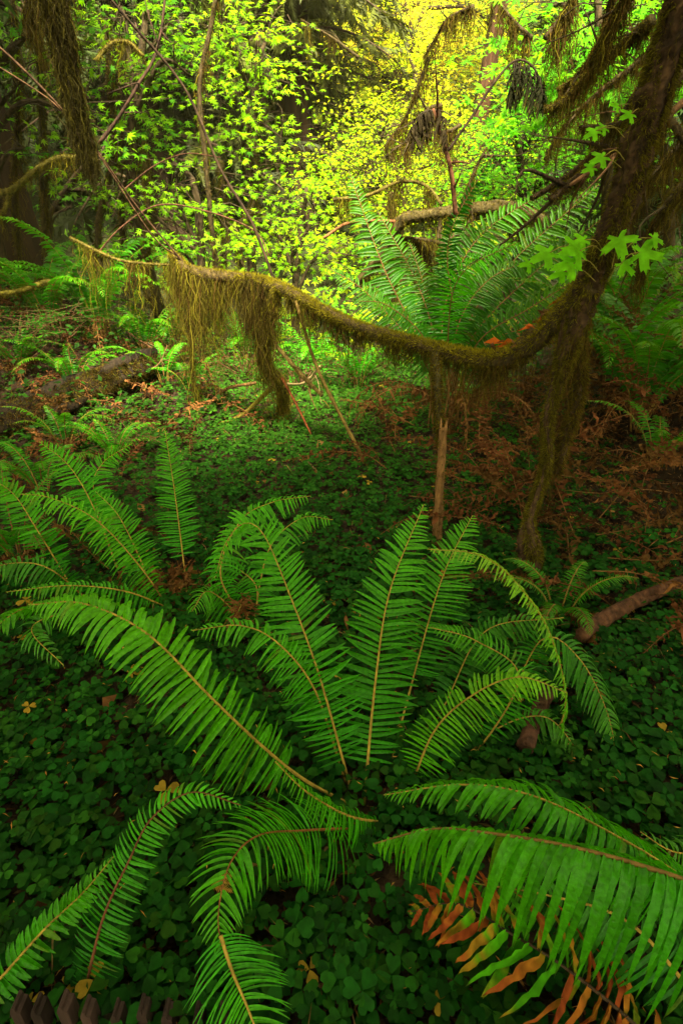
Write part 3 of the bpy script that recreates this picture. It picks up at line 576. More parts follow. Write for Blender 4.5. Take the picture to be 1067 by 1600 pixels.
for i, (x0, y0, x1, y1, Y) in enumerate([(40, 560, 230, 600, 4.2), (100, 530, 300, 590, 4.6), (20, 620, 180, 570, 4.0), (140, 600, 330, 640, 4.3), (200, 520, 330, 600, 4.8), (60, 500, 150, 590, 4.5)]):
    stick(['reddish dead twig low over the left edge of the mound', 'long dead twig reaching towards the hanging vine', 'dead twig slanting up from the mossy stump', 'dead twig lying at the foot of the hanging vine', 'dead twig behind the wide moss curtain', 'upright dead twig beside the tall dark fern'][i], [(x0, y0, Y), ((x0+x1)/2+R.normal()*12, (y0+y1)/2+R.normal()*10, Y), (x1, y1, Y)], .008, .004, (.10, .05, .022), twigs=9)
stick('slanting dead stick above the left mound', [(60, 540, 4.4), (130, 575, 4.3), (210, 612, 4.3)], .008, .005, (.14, .06, .025), twigs=4)
# heavy mossed limb hanging in from the top left
L1 = stick('thick dark limb hanging in at the top left under a heavy beard of moss', [(40, -120, 2.6), (82, -20, 2.65), (98, 70, 2.7), (112, 140, 2.72), (128, 205, 2.75), (148, 265, 2.8)], .050, .020, (.035, .025, .012), 50, 12, moss=7000, mcols=[(.04, .035, .008), (.03, .022, .007), (.07, .06, .008)], hang=2000, hl=.20, hw=.0035, name='mossy_limb', group=None)
stick('slender mossy stem just left of the heavy limb', [(45, 60, 4.2), (55, -60, 4.2)], .03, .03, (.07, .05, .012), moss=1200, hang=160, hl=.5, mcols=MOSSD, hw=.005)
stick('curved mossy branch under the leaves right of the heavy limb', [(150, 95, 4.6), (175, 68, 4.6), (200, 66, 4.6), (225, 88, 4.6)], .014, .010, (.10, .08, .012), moss=600, hang=30, hl=.4, hw=.004)
# right side limbs
stick('mossy diagonal branch at the upper right with long tufts', [(1020, 30, 3.0), (980, 65, 3.1), (935, 100, 3.2), (905, 135, 3.3), (878, 160, 3.35), (850, 172, 3.4)], .024, .014, (.06, .045, .012), 40, 9, moss=2200, hang=110, hl=.30, mcols=MOSSD+MOSSY[:1], hw=.004)
stick('dark branch slanting behind the trunk towards the fern', [(1000, 140, 3.2), (960, 200, 3.3), (910, 258, 3.4), (862, 292, 3.5), (830, 310, 3.5)], .024, .014, (.045, .028, .015), 30, 9, moss=900, mcols=MOSSD, hang=120, hl=.2)
stick('lower dark branch parallel to the slanting one', [(1010, 190, 3.0), (960, 232, 3.1), (900, 280, 3.2), (858, 312, 3.2)], .030, .018, (.045, .028, .015), 30, 9, moss=1200, mcols=MOSSD, hang=120, hl=.16, twigs=5)
stick('bare reddish branch under the parallel dark branches', [(1080, 150, 3.0), (1000, 215, 3.0), (930, 262, 3.1), (890, 290, 3.15)], .018, .010, (.16, .08, .04), 30, 8, twigs=4)
stick('thin branch behind the trunk at the right edge', [(1090, 90, 2.6), (1050, 140, 2.6), (1035, 200, 2.7), (1015, 260, 2.8)], .014, .009, (.06, .04, .02), moss=500, hang=60, mcols=MOSSD)
stick('long mossy limb crossing behind the trunk near the right edge', [(1110, 300, 2.7), (1067, 215, 2.8), (1020, 170, 2.9), (960, 195, 3.1), (905, 200, 3.3)], .02, .010, (.05, .035, .015), moss=900, hang=220, hl=.3, mcols=MOSSD)
stick('second mossy bough lying level behind the big fern', [(560, 440, 4.6), (600, 395, 4.5), (625, 345, 4.4), (665, 336, 4.35), (720, 330, 4.3), (790, 325, 4.3), (850, 345, 4.4)], .035, .045, (.06, .045, .014), 50, 10, moss=3000, mcols=MOSSD+MOSSY, hang=260, hl=.3, name='mossy_bough', group=None, hw=.005, lump=.15)
stick('thin bent twig left of the second mossy bough', [(505, 372, 4.4), (545, 348, 4.4), (600, 345, 4.4), (640, 350, 4.4)], .010, .012, (.20, .08, .03))
stick('arched mossy twig over the second bough', [(520, 312, 4.5), (575, 305, 4.5), (625, 284, 4.5), (665, 290, 4.5), (690, 320, 4.4)], .012, .012, (.09, .07, .014), moss=500, hang=100, hl=.3, hw=.005)
stick('dead upright stem beside the dark wilted fronds', [(712, 335, 3.7), (705, 270, 3.7), (690, 215, 3.7), (676, 170, 3.7)], .016, .011, (.10, .04, .018), twigs=3)
stick('long curved stem carrying the blackened hanging frond', [(700, 235, 3.6), (735, 185, 3.6), (775, 125, 3.6), (805, 95, 3.6), (832, 104, 3.6), (848, 140, 3.6)], .008, .005, (.04, .025, .015))
for i, (pts, n, L, lab) in enumerate([([(740, 10, 5.0), (700, 30, 5.1), (680, 60, 5.2), (662, 90, 5.3)], 160, .35, 'dark lichen hung branch at the top beside the sky gap'), ([(670, 90, 5.3), (655, 130, 5.3), (635, 180, 5.4), (600, 230, 5.5)], 130, .40, 'dark drooping mossy branch against the bright leaves'),
      ([(720, 195, 5.2), (700, 205, 5.2), (660, 210, 5.3), (610, 235, 5.4)], 140, .45, 'level branch with black moss tufts above the dead stem'), ([(690, 165, 4.4), (668, 172, 4.4), (650, 200, 4.4), (632, 235, 4.4)], 110, .28, 'drooping twig with black tufts left of the dead stem'),
      ([(830, 60, 5.0), (800, 30, 5.1), (770, -10, 5.2)], 120, .4, 'mossy twig hanging at the top right of the bright gap'), ([(850, 60, 4.0), (880, 20, 4.0), (905, -30, 4.0)], 160, .5, 'mossy branch dangling from the top near the right trunk'),
      ([(985, -20, 2.9), (950, 40, 3.0), (925, 90, 3.1)], 160, .3, 'mossy twig in front of the maple leaves at the upper right'), ([(560, 90, 7), (520, 60, 7), (470, 30, 7)], 30, .4, 'dark hanging conifer branch left of the bright gap'),
      ([(690, 380, 4.6), (640, 372, 4.5), (605, 375, 4.5)], 300, .5, 'mossy branch with short beard under the second bough'), ([(720, 330, 4.2), (740, 270, 4.2), (760, 230, 4.2)], 60, .2, 'thin mossy twig rising from the second bough')]):
    stick(lab, pts, .016, .007, (.05, .035, .015), 24, 7, moss=400, mcols=MOSSD, hang=n, hl=L, hw=.005, twigs=4)
for i, (pts, lab) in enumerate([([(1080, 20, 4.0), (1000, 95, 4.1), (930, 150, 4.2), (880, 200, 4.3), (850, 250, 4.4)], 'mossy limb slanting across the maple leaves at the upper right'), ([(1090, 200, 3.6), (1040, 250, 3.6), (1000, 300, 3.7), (960, 330, 3.7)], 'dark limb low behind the trunk at the right edge'), ([(960, -20, 3.6), (940, 60, 3.7), (900, 120, 3.8), (870, 140, 3.9)], 'thin mossy limb crossing the upper right maple leaves'), ([(1085, 270, 3.2), (1040, 320, 3.2), (1010, 380, 3.3), (1000, 440, 3.3)], 'mossy limb arching down over the right bank ferns')]):
    stick(lab, pts, .022, .010, (.05, .035, .015), 30, 8, moss=1200, mcols=MOSSD, hang=240, hl=.3, hw=.004, twigs=5)
# blackened wilted frond: limp strings of shrivelled pinnae
t = thing('wilted_frond', W(805, 95, 3.6), 'blackened wilted frond hanging limp in bunches at the upper right', 'fern frond')
for i, (x0, y0, x1, y1) in enumerate([(806, 96, 797, 178), (812, 97, 806, 170), (818, 98, 825, 175), (826, 102, 832, 165), (836, 108, 828, 190), (842, 118, 848, 180), (808, 98, 815, 150), (846, 130, 842, 178), (803, 98, 792, 170)]):
    P = path((x0, y0, 3.6), ((x0*2+x1)/3+2, y0*.6+y1*.4, 3.58), (x1, y1, 3.6)); make_frond(t, P, .045, 22, np.random.default_rng(300+i), name='shrivelled_strand', mat=M_DEAD, col=np.array([.020, .022, .008]), K=4, droop=1.6, twist=.5, pet=.02, riba=(.03, .02, .01), rr=.003, crumple=.15, pw=.006)
t = thing('wilted_frond', W(676, 172, 3.7), 'dark wilted frond drooping from the dead upright stem', 'fern frond')
for i, (x1, y1) in enumerate([(640, 235), (650, 245), (632, 222), (662, 225), (700, 235)]):
    P = path((678, 172, 3.7), ((678+x1)/2, 180, 3.68), (x1, y1, 3.66)); make_frond(t, P, .05, 22, np.random.default_rng(320+i), name='shrivelled_strand', mat=M_DEAD, col=np.array([.030, .022, .010]), K=4, droop=1.6, twist=.5, pet=.1, riba=(.03, .02, .01), rr=.003, crumple=.2, pw=.006)

# ================================================================= MID-GROUND FERNS
bf = G(700, 672); t = thing('sword_fern', bf, 'huge lush sword fern standing behind the mossy bough', 'fern', 'sword ferns under the trees')
spec = [((665, 560), (600, 420), (545, 268), 3.6, 4.2, 60, 1.0), ((660, 560), (575, 460), (515, 420), 3.5, 3.6, 58, 1.1), ((680, 540), (650, 440), (590, 330), 3.9, 4.3, 60, .95), ((700, 520), (720, 430), (808, 378), 3.5, 3.2, 60, 1.45),
        ((690, 520), (740, 380), (862, 292), 3.9, 4.1, 66, 1.25), ((720, 530), (790, 420), (935, 288), 3.8, 3.9, 72, 1.0), ((730, 540), (830, 430), (955, 330), 3.6, 3.6, 70, .9), ((740, 545), (830, 480), (930, 420), 3.3, 3.0, 62, .8),
        ((690, 520), (700, 400), (720, 330), 4.0, 4.2, 55, .8), ((680, 520), (660, 440), (640, 380), 4.0, 4.2, 55, .75), ((670, 545), (610, 480), (560, 470), 3.4, 3.2, 46, 1.2), ((750, 550), (820, 510), (880, 470), 3.4, 3.2, 50, .7), ((710, 530), (760, 440), (850, 400), 3.6, 3.7, 60, .85), ((715, 530), (700, 380), (770, 240), 3.9, 3.7, 34, .7)]
for i, (a, b, c, Y1, Y2, hp, cm) in enumerate(spec):
    hero(t, [tuple(700+np.array([R.normal()*12])).__add__((672+R.normal()*5,)), (a[0], a[1], Y1), (b[0], b[1], (Y1+Y2)/2), (c[0], c[1], Y2)], hp*.78, 46, 400+i, K=6, pet=.34, col=FERN*cm*(.5 if i != 3 else .85), droop=.35, hint=(0, -.75, .6), riba=STALKB, rr=.005, mid=2)  # one frond coloured as sunlit, the others darkened towards shade
for i in range(9):
    az = R.uniform(0, 6.28); P = arc(bf, az, .95, 62, -70, R); P[:, 2] = np.maximum(P[:, 2], gz(P[:, 0], P[:, 1])+.02)
    make_frond(t, P, .05, 30, np.random.default_rng(440+i), name='dead_frond', label='brown withered frond', mat=M_DEAD, col=DEAD*.7, K=5, crumple=.35, twist=.6, mess=2.5, pw=.005, riba=STALKB, rr=.004, droop=.5)
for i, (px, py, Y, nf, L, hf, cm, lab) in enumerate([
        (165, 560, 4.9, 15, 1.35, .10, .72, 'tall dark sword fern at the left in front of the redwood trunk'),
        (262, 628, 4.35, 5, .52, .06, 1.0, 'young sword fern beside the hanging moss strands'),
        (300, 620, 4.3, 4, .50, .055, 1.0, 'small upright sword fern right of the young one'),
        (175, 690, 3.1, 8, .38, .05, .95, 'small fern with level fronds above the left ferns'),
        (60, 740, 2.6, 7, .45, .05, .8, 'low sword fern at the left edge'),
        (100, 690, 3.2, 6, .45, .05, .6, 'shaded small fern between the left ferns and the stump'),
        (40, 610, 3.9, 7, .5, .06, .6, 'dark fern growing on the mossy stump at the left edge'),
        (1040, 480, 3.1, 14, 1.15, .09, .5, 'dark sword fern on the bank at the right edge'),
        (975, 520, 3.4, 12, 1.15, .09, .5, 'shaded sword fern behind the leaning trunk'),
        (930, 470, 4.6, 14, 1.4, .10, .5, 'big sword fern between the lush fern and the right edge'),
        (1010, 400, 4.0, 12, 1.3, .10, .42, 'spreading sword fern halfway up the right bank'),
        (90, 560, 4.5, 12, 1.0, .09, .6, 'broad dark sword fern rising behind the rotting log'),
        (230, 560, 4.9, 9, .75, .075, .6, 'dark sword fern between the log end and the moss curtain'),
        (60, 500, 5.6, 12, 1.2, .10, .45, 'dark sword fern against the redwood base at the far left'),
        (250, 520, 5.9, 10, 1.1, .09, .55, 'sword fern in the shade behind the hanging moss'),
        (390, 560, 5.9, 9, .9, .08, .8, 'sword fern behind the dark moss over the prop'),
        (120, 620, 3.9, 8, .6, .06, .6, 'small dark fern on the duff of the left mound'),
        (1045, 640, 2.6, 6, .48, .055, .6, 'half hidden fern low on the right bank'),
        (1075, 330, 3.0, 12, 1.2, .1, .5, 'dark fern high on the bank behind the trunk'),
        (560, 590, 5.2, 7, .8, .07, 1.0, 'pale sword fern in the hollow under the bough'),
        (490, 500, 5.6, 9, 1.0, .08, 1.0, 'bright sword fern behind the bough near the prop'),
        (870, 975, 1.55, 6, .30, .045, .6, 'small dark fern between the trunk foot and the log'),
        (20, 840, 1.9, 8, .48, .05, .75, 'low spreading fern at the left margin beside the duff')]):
    x = W(px, py, Y)[0]; rosette(lab, gnd(x, Y, .02), nf, L, 500+i, hf, FERN*cm*1.1, n=30 if Y > 2.4 else 34, K=5, dead=3 if cm < .8 else 1, rr=.003)  # multiplier darkens the leaf colour of ferns meant to stand in shade

# dead bracken fronds heaped over the right bank
r_ = np.random.default_rng(31)
protos = []
for k in range(6):
    P = np.array([[0, 0, .02], [.15, .02, .07], [.32, .0, .09], [.5, -.03, .05], [.62, -.05, .02]])+r_.normal(size=(5, 3))*.012
    b, rb = MB(), MB(); frond(b, rb, P, .055, 30, r_, hint=(0, -.2, 1), col=DEAD*[.35, .6, .8, 1.2, .5, .7][k]*np.array([1, [1, 1.15, .9, 1, 1.2, .85][k], 1]), K=6, droop=.25, crumple=.38, twist=.7, mess=3, pw=.0045, riba=STALKB, rr=.0022, pet=.08, missing=.1)
    ob = b.build('dead_frond', M_DEAD); ch = rb.build('midrib', M_TWIG); ch.parent = ob
    protos.append(ob)
spots = []
while len(spots) < 165:
    x, y = r_.uniform(.62, 2.9), r_.uniform(1.3, 4.3)
    if abs(x) < .42+.62*y and x > .55+.12*(3-y): spots.append((x, y))
while len(spots) < 230:
    x, y = r_.uniform(-3.4, -.9), r_.uniform(2.6, 5.2)
    if x > -.5-.62*y: spots.append((x, y))
spots += [(.1+r_.uniform(0, .9), r_.uniform(2.2, 3.8)) for _ in range(14)]+[(-.85, 1.7), (-.55, 1.8), (-.95, 1.95), (-.4, 1.62), (.97, 1.55), (1.2, 1.6), (.9, 1.75), (-1.1, 1.75)]
for i, (x, y) in enumerate(spots):
    src = protos[i % 6]; o = src if i < 6 else src.copy()
    if i >= 6:
        C.objects.link(o)
        for ch in list(src.children):
            c2 = ch.copy(); C.objects.link(c2); c2.parent = o
    e = .1; sx = float(gz(x+e, y)-gz(x-e, y))/(2*e); sy = float(gz(x, y+e)-gz(x, y-e))/(2*e)
    o.location = (x, y, float(gz(x, y))+r_.uniform(0, .12)); o.rotation_euler = (math.atan(sy)+r_.normal()*.25, -math.atan(sx)+r_.normal()*.3, r_.uniform(0, 6.28)); s = r_.uniform(.55, 1.15); o.scale = (s, s, s)
    side = 'heaped on the bank at the right' if x > .55 and i < 165 else ('lying on the mound at the left' if x < -1.1 else 'lying in the clover of the middle')
    tag(o, 'curled rust brown dead fern frond '+side, 'dead fern frond', 'dead fern fronds '+side)

# mossy mound log and stump on the left
stick('thick rotting log under moss and brown duff across the left mound', np.array([G(-30, 690, .06), G(60, 660, .08), G(150, 625, .10), G(240, 590, .12), G(315, 560, .06)]), .10, .06, (.016, .010, .005), 50, 18, moss=60000, mcols=MOSSD+[(.05, .06, .008), tuple(DEAD_D)], hang=200, hl=.2, name='fallen_log', cat='log', group=None, lump=.2, fz=.03, px=False)
stick('mossy stump at the left edge with a hollow dark side', [(-60, 700, 3.4), (-35, 650, 3.45), (-25, 618, 3.5)], .26, .20, (.03, .02, .01), 16, 16, moss=20000, mcols=MOSSD, hang=500, hl=.3, name='tree_stump', cat='stump', group=None, lump=.1, fz=.03)

# small huckleberry style shrubs at the left
def shrub(label, base, n, spread, h, ls, col, seed, name='leafy_shrub', cat='shrub', group='low leafy shrubs'):
    r_ = np.random.default_rng(seed); t = thing(name, base, label, cat, group); st = MB(); lf = MB(); b = np.array(base)
    for k in range(n):
        az = r_.uniform(0, 6.28); rr = spread*math.sqrt(r_.random()); e = b+[math.cos(az)*rr, math.sin(az)*rr, h*r_.uniform(.5, 1.1)]
        m = (b+e)/2+[0, 0, h*.15]+r_.normal(size=3)*.04; P = spline(np.array([b, m, e]), 10); tube(st, P, np.linspace(.005, .0015, 10), 4, (.10, .05, .02))
        for q in range(2):
            d = nz(r_.normal(size=3)*[1, 1, .15]); L = r_.uniform(.15, .35); M = 14; u = np.linspace(.05, 1, M)[:, None]
            s0 = e if q else P[6]; O = s0+d*u*L+[0, 0, -.06*L]*(u*u); tube(st, np.vstack([s0, O[M//2], O[-1]]), [.002, .0015, .001], 3, (.10, .05, .02))
            sd = np.cross(d, [0, 0, 1]); sg = np.where(np.arange(M) % 2, 1, -1)[:, None]; O = O+sd*sg*ls*.6
            nn = np.tile([0, -.15, 1.0], (M, 1))+r_.normal(size=(M, 3))*.25
            T = np.array([[0, -.6, 0], [-.42, 0, .08], [0, .8, -.05], [.42, 0, .08]]); F = np.array([[0, 3, 1], [1, 3, 2]])
            lf.inst(T, F, frames(nn, sd*sg+d*.5), O, ls*r_.uniform(.7, 1.2, M), np.array(col)*r_.uniform(.7, 1.3, (M, 1)))
    st.build('stems', M_TWIG, t); lf.build('foliage', M_MAPLE, t); return t
for i, (px, py, Y, n, sp, h, ls, cm, lab) in enumerate([(30, 560, 4.0, 34, .55, .35, .022, .5, 'dark low shrub with level sprays at the left edge'), (110, 590, 4.4, 26, .5, .3, .02, .5, 'small shrub with oval leaves on the left mound'), (200, 690, 3.3, 18, .35, .2, .016, .6, 'tiny leafed shrub above the left ferns'),
        (470, 560, 5.0, 22, .5, .35, .025, 1.1, 'bright small shrub behind the prop'), (560, 600, 5.6, 22, .7, .3, .025, 1.2, 'pale green low shrub in the hollow under the bough'), (380, 560, 5.4, 26, .8, .4, .025, .8, 'shrub behind the wide moss curtain'), (750, 720, 2.5, 10, .25, .12, .02, .5, 'small seedling shrub right of the snag')]):
    x = W(px, py, Y)[0]; shrub(lab, gnd(x, Y), n, sp, h, ls, np.array([.035, .17, .008])*cm, 700+i)

# ================================================================= MAPLES, CONIFERS, TRUNKS BEHIND
def maple(label, base, clumps, ls, cols, seed, r0=.06, T=ML, group='vine maples behind the bough', twl=.7, per=13, tiltY=.42, tb=True, lean=0, bark=(.045, .03, .014)):
    r_ = np.random.default_rng(seed); b = np.array(base, float); t = thing('vine_maple', b, label, 'tree', group)
    cen = [np.array(c[0]) for c in clumps]; top = np.mean(cen, 0)+[0, 0, .4]
    st = MB(); m = (b+top)/2+r_.normal(size=3)*.25; trunk = spline(np.array([b-[0, 0, .1], m, top]), 24); fr = tube(st, trunk, np.linspace(r0, r0*.35, 24), 9, bark, .1, r_)
    st.build('trunk', M_BARK, t); br_ = MB(); lf = MB()
    for c, rad3, nt in clumps:
        c = np.array(c); rad3 = np.array(rad3); near_ = trunk[np.argmin(np.linalg.norm(trunk-c+[0, 0, .5], axis=1))]
        mid = (near_+c)/2+[0, 0, .15]+r_.normal(size=3)*.1; bp_ = spline(np.array([near_, mid, c]), 14); tube(br_, bp_, np.linspace(r0*.4, .008, 14), 6, bark, .05, r_)
        for k in range(nt):
            d = nz(r_.normal(size=3))*r_.random()**.4; p = c+d*rad3; s = bp_[r_.integers(5, 14)]
            hd = nz(r_.normal(size=3)*[1, 1, .15]+[0, 0, -.12]); L = twl*r_.uniform(.5, 1.2); e = p+hd*L
            tp_ = spline(np.array([s, (s+p)/2+[0, 0, .08], p, e]), 9)
            if tb: tube(br_, tp_, np.linspace(.006, .002, 9), 3, bark)
            M = per; u = np.linspace(0, 1, M)[:, None]; sg = np.where(np.arange(M) % 2, 1, -1)[:, None]; sd = nz(np.cross(hd, [0, 0, 1.0]))
            O = p+hd*u*L+sd*sg*ls*r_.uniform(.5, 1.6, (M, 1))+r_.normal(size=(M, 3))*[.01, .01, .025]*1.0
            nn = np.array([r_.normal()*.2, -tiltY, .7])+r_.normal(size=(M, 3))*.28
            cols_ = np.asarray(cols); cc = cols_[r_.integers(0, len(cols_), M)]*r_.uniform(.8, 1.2, (M, 1))
            lf.inst(T[0], T[1], frames(nn, sd*sg+hd*.6+[0, 0, -.25]), O, ls*r_.uniform(.7, 1.15, M), cc)
    br_.build('branches', M_BARK, t); lf.build('crown', M_MAPLE, t); return t
def CL(px, py, Y, rx, ry, rY, n):
    p = W(px, py, Y); d = depth(p)/FPX; return (p, (rx*d, rY, ry*d), n)
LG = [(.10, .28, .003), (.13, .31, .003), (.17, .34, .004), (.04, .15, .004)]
YG_LIT = [(.34, .50, .006), (.40, .50, .008), (.26, .46, .006), (.46, .48, .010)]  # lit leaf tones, sunlight of the bright gap put into the colour
GG = [(.12, .42, .010), (.18, .48, .008), (.08, .34, .012)]
maple('vine maple with fresh green leaves beside the heavy limb at the top left', gnd(-3.2, 5.6), [CL(40, 60, 5.2, 60, 70, .5, 8), CL(40, 130, 5.4, 60, 60, .5, 5), CL(110, 20, 5.6, 50, 60, .5, 6), CL(150, 190, 5.0, 50, 70, .4, 8), CL(45, 230, 5.0, 40, 40, .4, 3)], .054, LG, 801, .07)
maple('tall vine maple filling the upper left with star shaped leaves', gnd(-1.9, 6.3), [CL(180, 40, 6, 70, 60, .6, 14), CL(270, 30, 6.2, 70, 60, .6, 16), CL(210, 130, 6, 70, 60, .6, 13), CL(300, 120, 6, 60, 60, .6, 13), CL(240, 210, 5.8, 70, 60, .6, 12)], .058, LG, 802, .08)
maple('vine maple with yellow green leaves reaching towards the bright gap', gnd(-1.0, 6.6), [CL(360, 60, 6.4, 60, 70, .6, 18), CL(410, 90, 6.4, 50, 60, .6, 14), CL(430, 160, 6.4, 40, 50, .6, 8), CL(380, 190, 6.2, 50, 60, .6, 11), CL(430, 260, 6.2, 60, 40, .6, 11), CL(440, 30, 6.6, 35, 40, .5, 5)], .054, LG[1:3]+YG_LIT[2:3], 803, .07)
maple('vine maple crown low over the left end of the bough', gnd(-1.5, 5.9), [CL(180, 290, 5.6, 60, 50, .5, 8), CL(270, 290, 5.6, 60, 55, .5, 12), CL(340, 330, 5.6, 60, 50, .5, 13), CL(260, 360, 5.6, 70, 40, .5, 8), CL(350, 400, 5.8, 70, 40, .5, 9)], .050, LG[:3], 804, .06)
maple('low vine maple spreading over the middle of the bough', gnd(-.5, 6.6), [CL(420, 340, 6.4, 60, 50, .6, 16), CL(480, 300, 6.6, 50, 40, .6, 13), CL(500, 370, 6.2, 60, 50, .6, 12), CL(440, 400, 6.2, 60, 40, .6, 8), CL(560, 400, 6.4, 60, 40, .6, 8)], .050, YG_LIT[2:3]+LG[1:3], 805, .06)
maple('maple at the foot of the bright gap with sunlight painted into its yellow green leaves', gnd(.3, 8.6), [CL(560, 270, 8.4, 70, 50, .8, 74), CL(620, 300, 8.2, 70, 50, .8, 67), CL(545, 265, 8.8, 40, 30, .8, 27), CL(600, 210, 8.8, 60, 50, .8, 59), CL(700, 290, 8.2, 70, 60, .8, 62)], .038, YG_LIT[:3]+LG[2:3], 806, .07, T=MLS, per=15, twl=.8)
maple('maple with leaves coloured as sunlit cascading on the slope in the bright gap', gnd(.6, 10.5), [CL(600, 130, 10.5, 70, 60, .9, 81), CL(670, 200, 10, 80, 60, .9, 81), CL(640, 60, 11, 70, 60, .9, 72), CL(590, 190, 10.5, 40, 50, .9, 45), CL(740, 240, 9.6, 70, 60, .9, 62)], .045, YG_LIT, 807, .08, T=MLS, per=15, twl=1.0)
maple('maple high on the slope at the top of the gap with sun glow painted yellow into its leaves', gnd(.9, 14), [CL(610, 30, 14, 70, 60, 1.2, 81), CL(700, 110, 13.5, 80, 60, 1.2, 110), CL(780, 60, 14, 70, 70, 1.2, 48), CL(640, 110, 13.5, 70, 60, 1.2, 67), CL(590, -40, 15, 80, 50, 1.2, 54)], .062, [(.55, .52, .02), (.60, .50, .03), (.42, .52, .01)], 808, .1, T=MLS, per=15, twl=1.3, group='maples on the far slope')  # leaf yellow stands for sun glow on the slope
maple('bright green maple to the right of the gap above the fern', gnd(2.0, 7.2), [CL(760, 240, 7.2, 60, 60, .7, 43), CL(830, 220, 7.0, 60, 60, .7, 43), CL(800, 290, 6.8, 60, 40, .6, 29), CL(740, 300, 7, 60, 40, .6, 29), CL(870, 280, 6.6, 50, 40, .6, 21)], .040, GG, 809, .07)
maple('broad leaved maple at the upper right over the mossy branches', gnd(2.6, 5.6), [CL(880, 90, 5.4, 60, 50, .5, 14), CL(940, 60, 5.2, 50, 50, .5, 14), CL(880, 150, 5.6, 50, 40, .5, 12), CL(960, 130, 5.2, 40, 40, .5, 8), CL(840, 30, 5.8, 50, 40, .5, 8), CL(1010, 30, 5, 40, 50, .5, 8)], .085, GG, 810, .07)
maple('maple behind the leaning trunk at the right edge', gnd(3.6, 6.4), [CL(930, 200, 6.4, 60, 60, .6, 22), CL(1010, 130, 6.2, 50, 70, .6, 18), CL(900, 30, 6.8, 60, 60, .6, 20), CL(1040, 260, 6, 30, 50, .5, 8)], .06, GG+LG[:1], 811, .07)
maple('far maple at the top centre with yellow sun glow painted into its leaves', gnd(-.2, 18), [CL(600, 60, 18, 50, 70, 1.5, 46), CL(620, -20, 18, 90, 60, 1.5, 60), CL(740, 20, 19, 80, 70, 1.5, 44), CL(600, 100, 17, 40, 80, 1.5, 30)], .11, [(.60, .50, .03), (.5, .5, .02)], 812, .14, T=MLS, twl=1.6, group='maples on the far slope')  # glow of the far lit foliage is put into the leaf colour
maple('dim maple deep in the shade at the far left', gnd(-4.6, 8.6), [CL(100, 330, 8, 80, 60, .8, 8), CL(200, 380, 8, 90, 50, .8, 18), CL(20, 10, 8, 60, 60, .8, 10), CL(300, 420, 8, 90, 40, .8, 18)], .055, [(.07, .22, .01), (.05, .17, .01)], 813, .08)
maple('dim maple behind the big fern', gnd(1.0, 6.6), [CL(620, 440, 6.2, 80, 50, .6, 16), CL(720, 380, 6.8, 90, 50, .6, 18), CL(540, 470, 6, 60, 50, .5, 12), CL(850, 340, 6.5, 80, 40, .5, 14)], .045, [(.10, .32, .01), (.16, .36, .008)], 814, .06)

def conifer(label, base, H, r0, limbs, lo, Lmax, seed, col=(.020, .040, .008), spray=.34, side=None, group='conifers behind the maples', per=26, bark=(.024, .012, .006), mat=M_REDWOOD, name='hemlock_tree', lean=(0, 0)):
    r_ = np.random.default_rng(seed); b = np.array(base, float); t = thing(name, b, label, 'tree', group); mb = MB()
    P = np.array([b-[0, 0, .3], b+[lean[0]*.5, lean[1]*.5, H*.5], b+[lean[0], lean[1], H]]); P = spline(P, 60); hh = np.linspace(0, 1, 60)
    tube(mb, P, r0*(1-.75*hh)+r0*.5*np.exp(-hh*25), 40, bark, .02, r_, flute=.05); mb.build('trunk', mat, t)
    if limbs:
        lb = MB(); sp = MB()
        for k in range(limbs):
            h = lo+(1-lo)*r_.random(); p0 = P[int(h*59)]; az = r_.uniform(0, 6.28) if side is None else side[0]+r_.normal()*side[1]
            L = Lmax*(1-.6*(h-lo)/(1-lo))*r_.uniform(.5, 1.1); d = np.array([math.sin(az), math.cos(az), 0]); u = np.linspace(0, 1, 12)[:, None]
            Q = p0+d*L*u+np.array([0, 0, 1])*L*(.12*u-.45*u**2); tube(lb, Q, np.linspace(.03, .005, 12)*r0/.3*.7+.004, 5, (.05, .03, .018), 0, r_)
            M = per; q = r_.uniform(.12, 1, M); i = np.minimum((q*11).astype(int), 10); f = (q*11-i)[:, None]; O = Q[i]*(1-f)+Q[i+1]*f
            sd = np.cross(d, [0, 0, 1]); hd = nz(sd*r_.choice([-1, 1], M)[:, None]*r_.uniform(.2, 1, (M, 1))+d*.4+np.array([0, 0, -1])*r_.uniform(.35, 1.2, (M, 1)))
            nn = nz(r_.normal(size=(M, 3))*.5+[0, -.5, .7])
            sp.inst(FEA[0], FEA[1], frames(nn, hd), O, spray*r_.uniform(.6, 1.4, M), np.array(col)*r_.uniform(.6, 1.5, (M, 1)))
        lb.build('limbs', M_BARK, t); sp.build('crown', M_NEEDLE, t)
    return t
conifer('massive redwood trunk in shade at the left edge', gnd(-4.3, 7.0), 8, .85, 26, .15, 2.6, 901, side=(2.6, 1.0), name='redwood_tree', col=(.03, .05, .008))
conifer('dark hemlock with drooping sprays left of the bright gap', gnd(-.75, 10.5), 8.5, .32, 150, .12, 2.3, 902, col=(.045, .055, .005), per=34, spray=.36)
conifer('tall dark conifer standing behind the left maples', gnd(-3.1, 10.2), 8.5, .45, 130, .1, 2.8, 903, col=(.022, .030, .005), per=34, spray=.42)
conifer('second redwood trunk behind the left maples', gnd(-6.6, 11), 11, .8, 90, .1, 3.5, 904, name='redwood_tree', col=(.026, .045, .008), per=30, spray=.5)
conifer('dark conifer at the upper right behind the branches', gnd(4.4, 8.6), 8, .35, 120, .1, 2.4, 905, col=(.028, .06, .010), per=30, spray=.38)
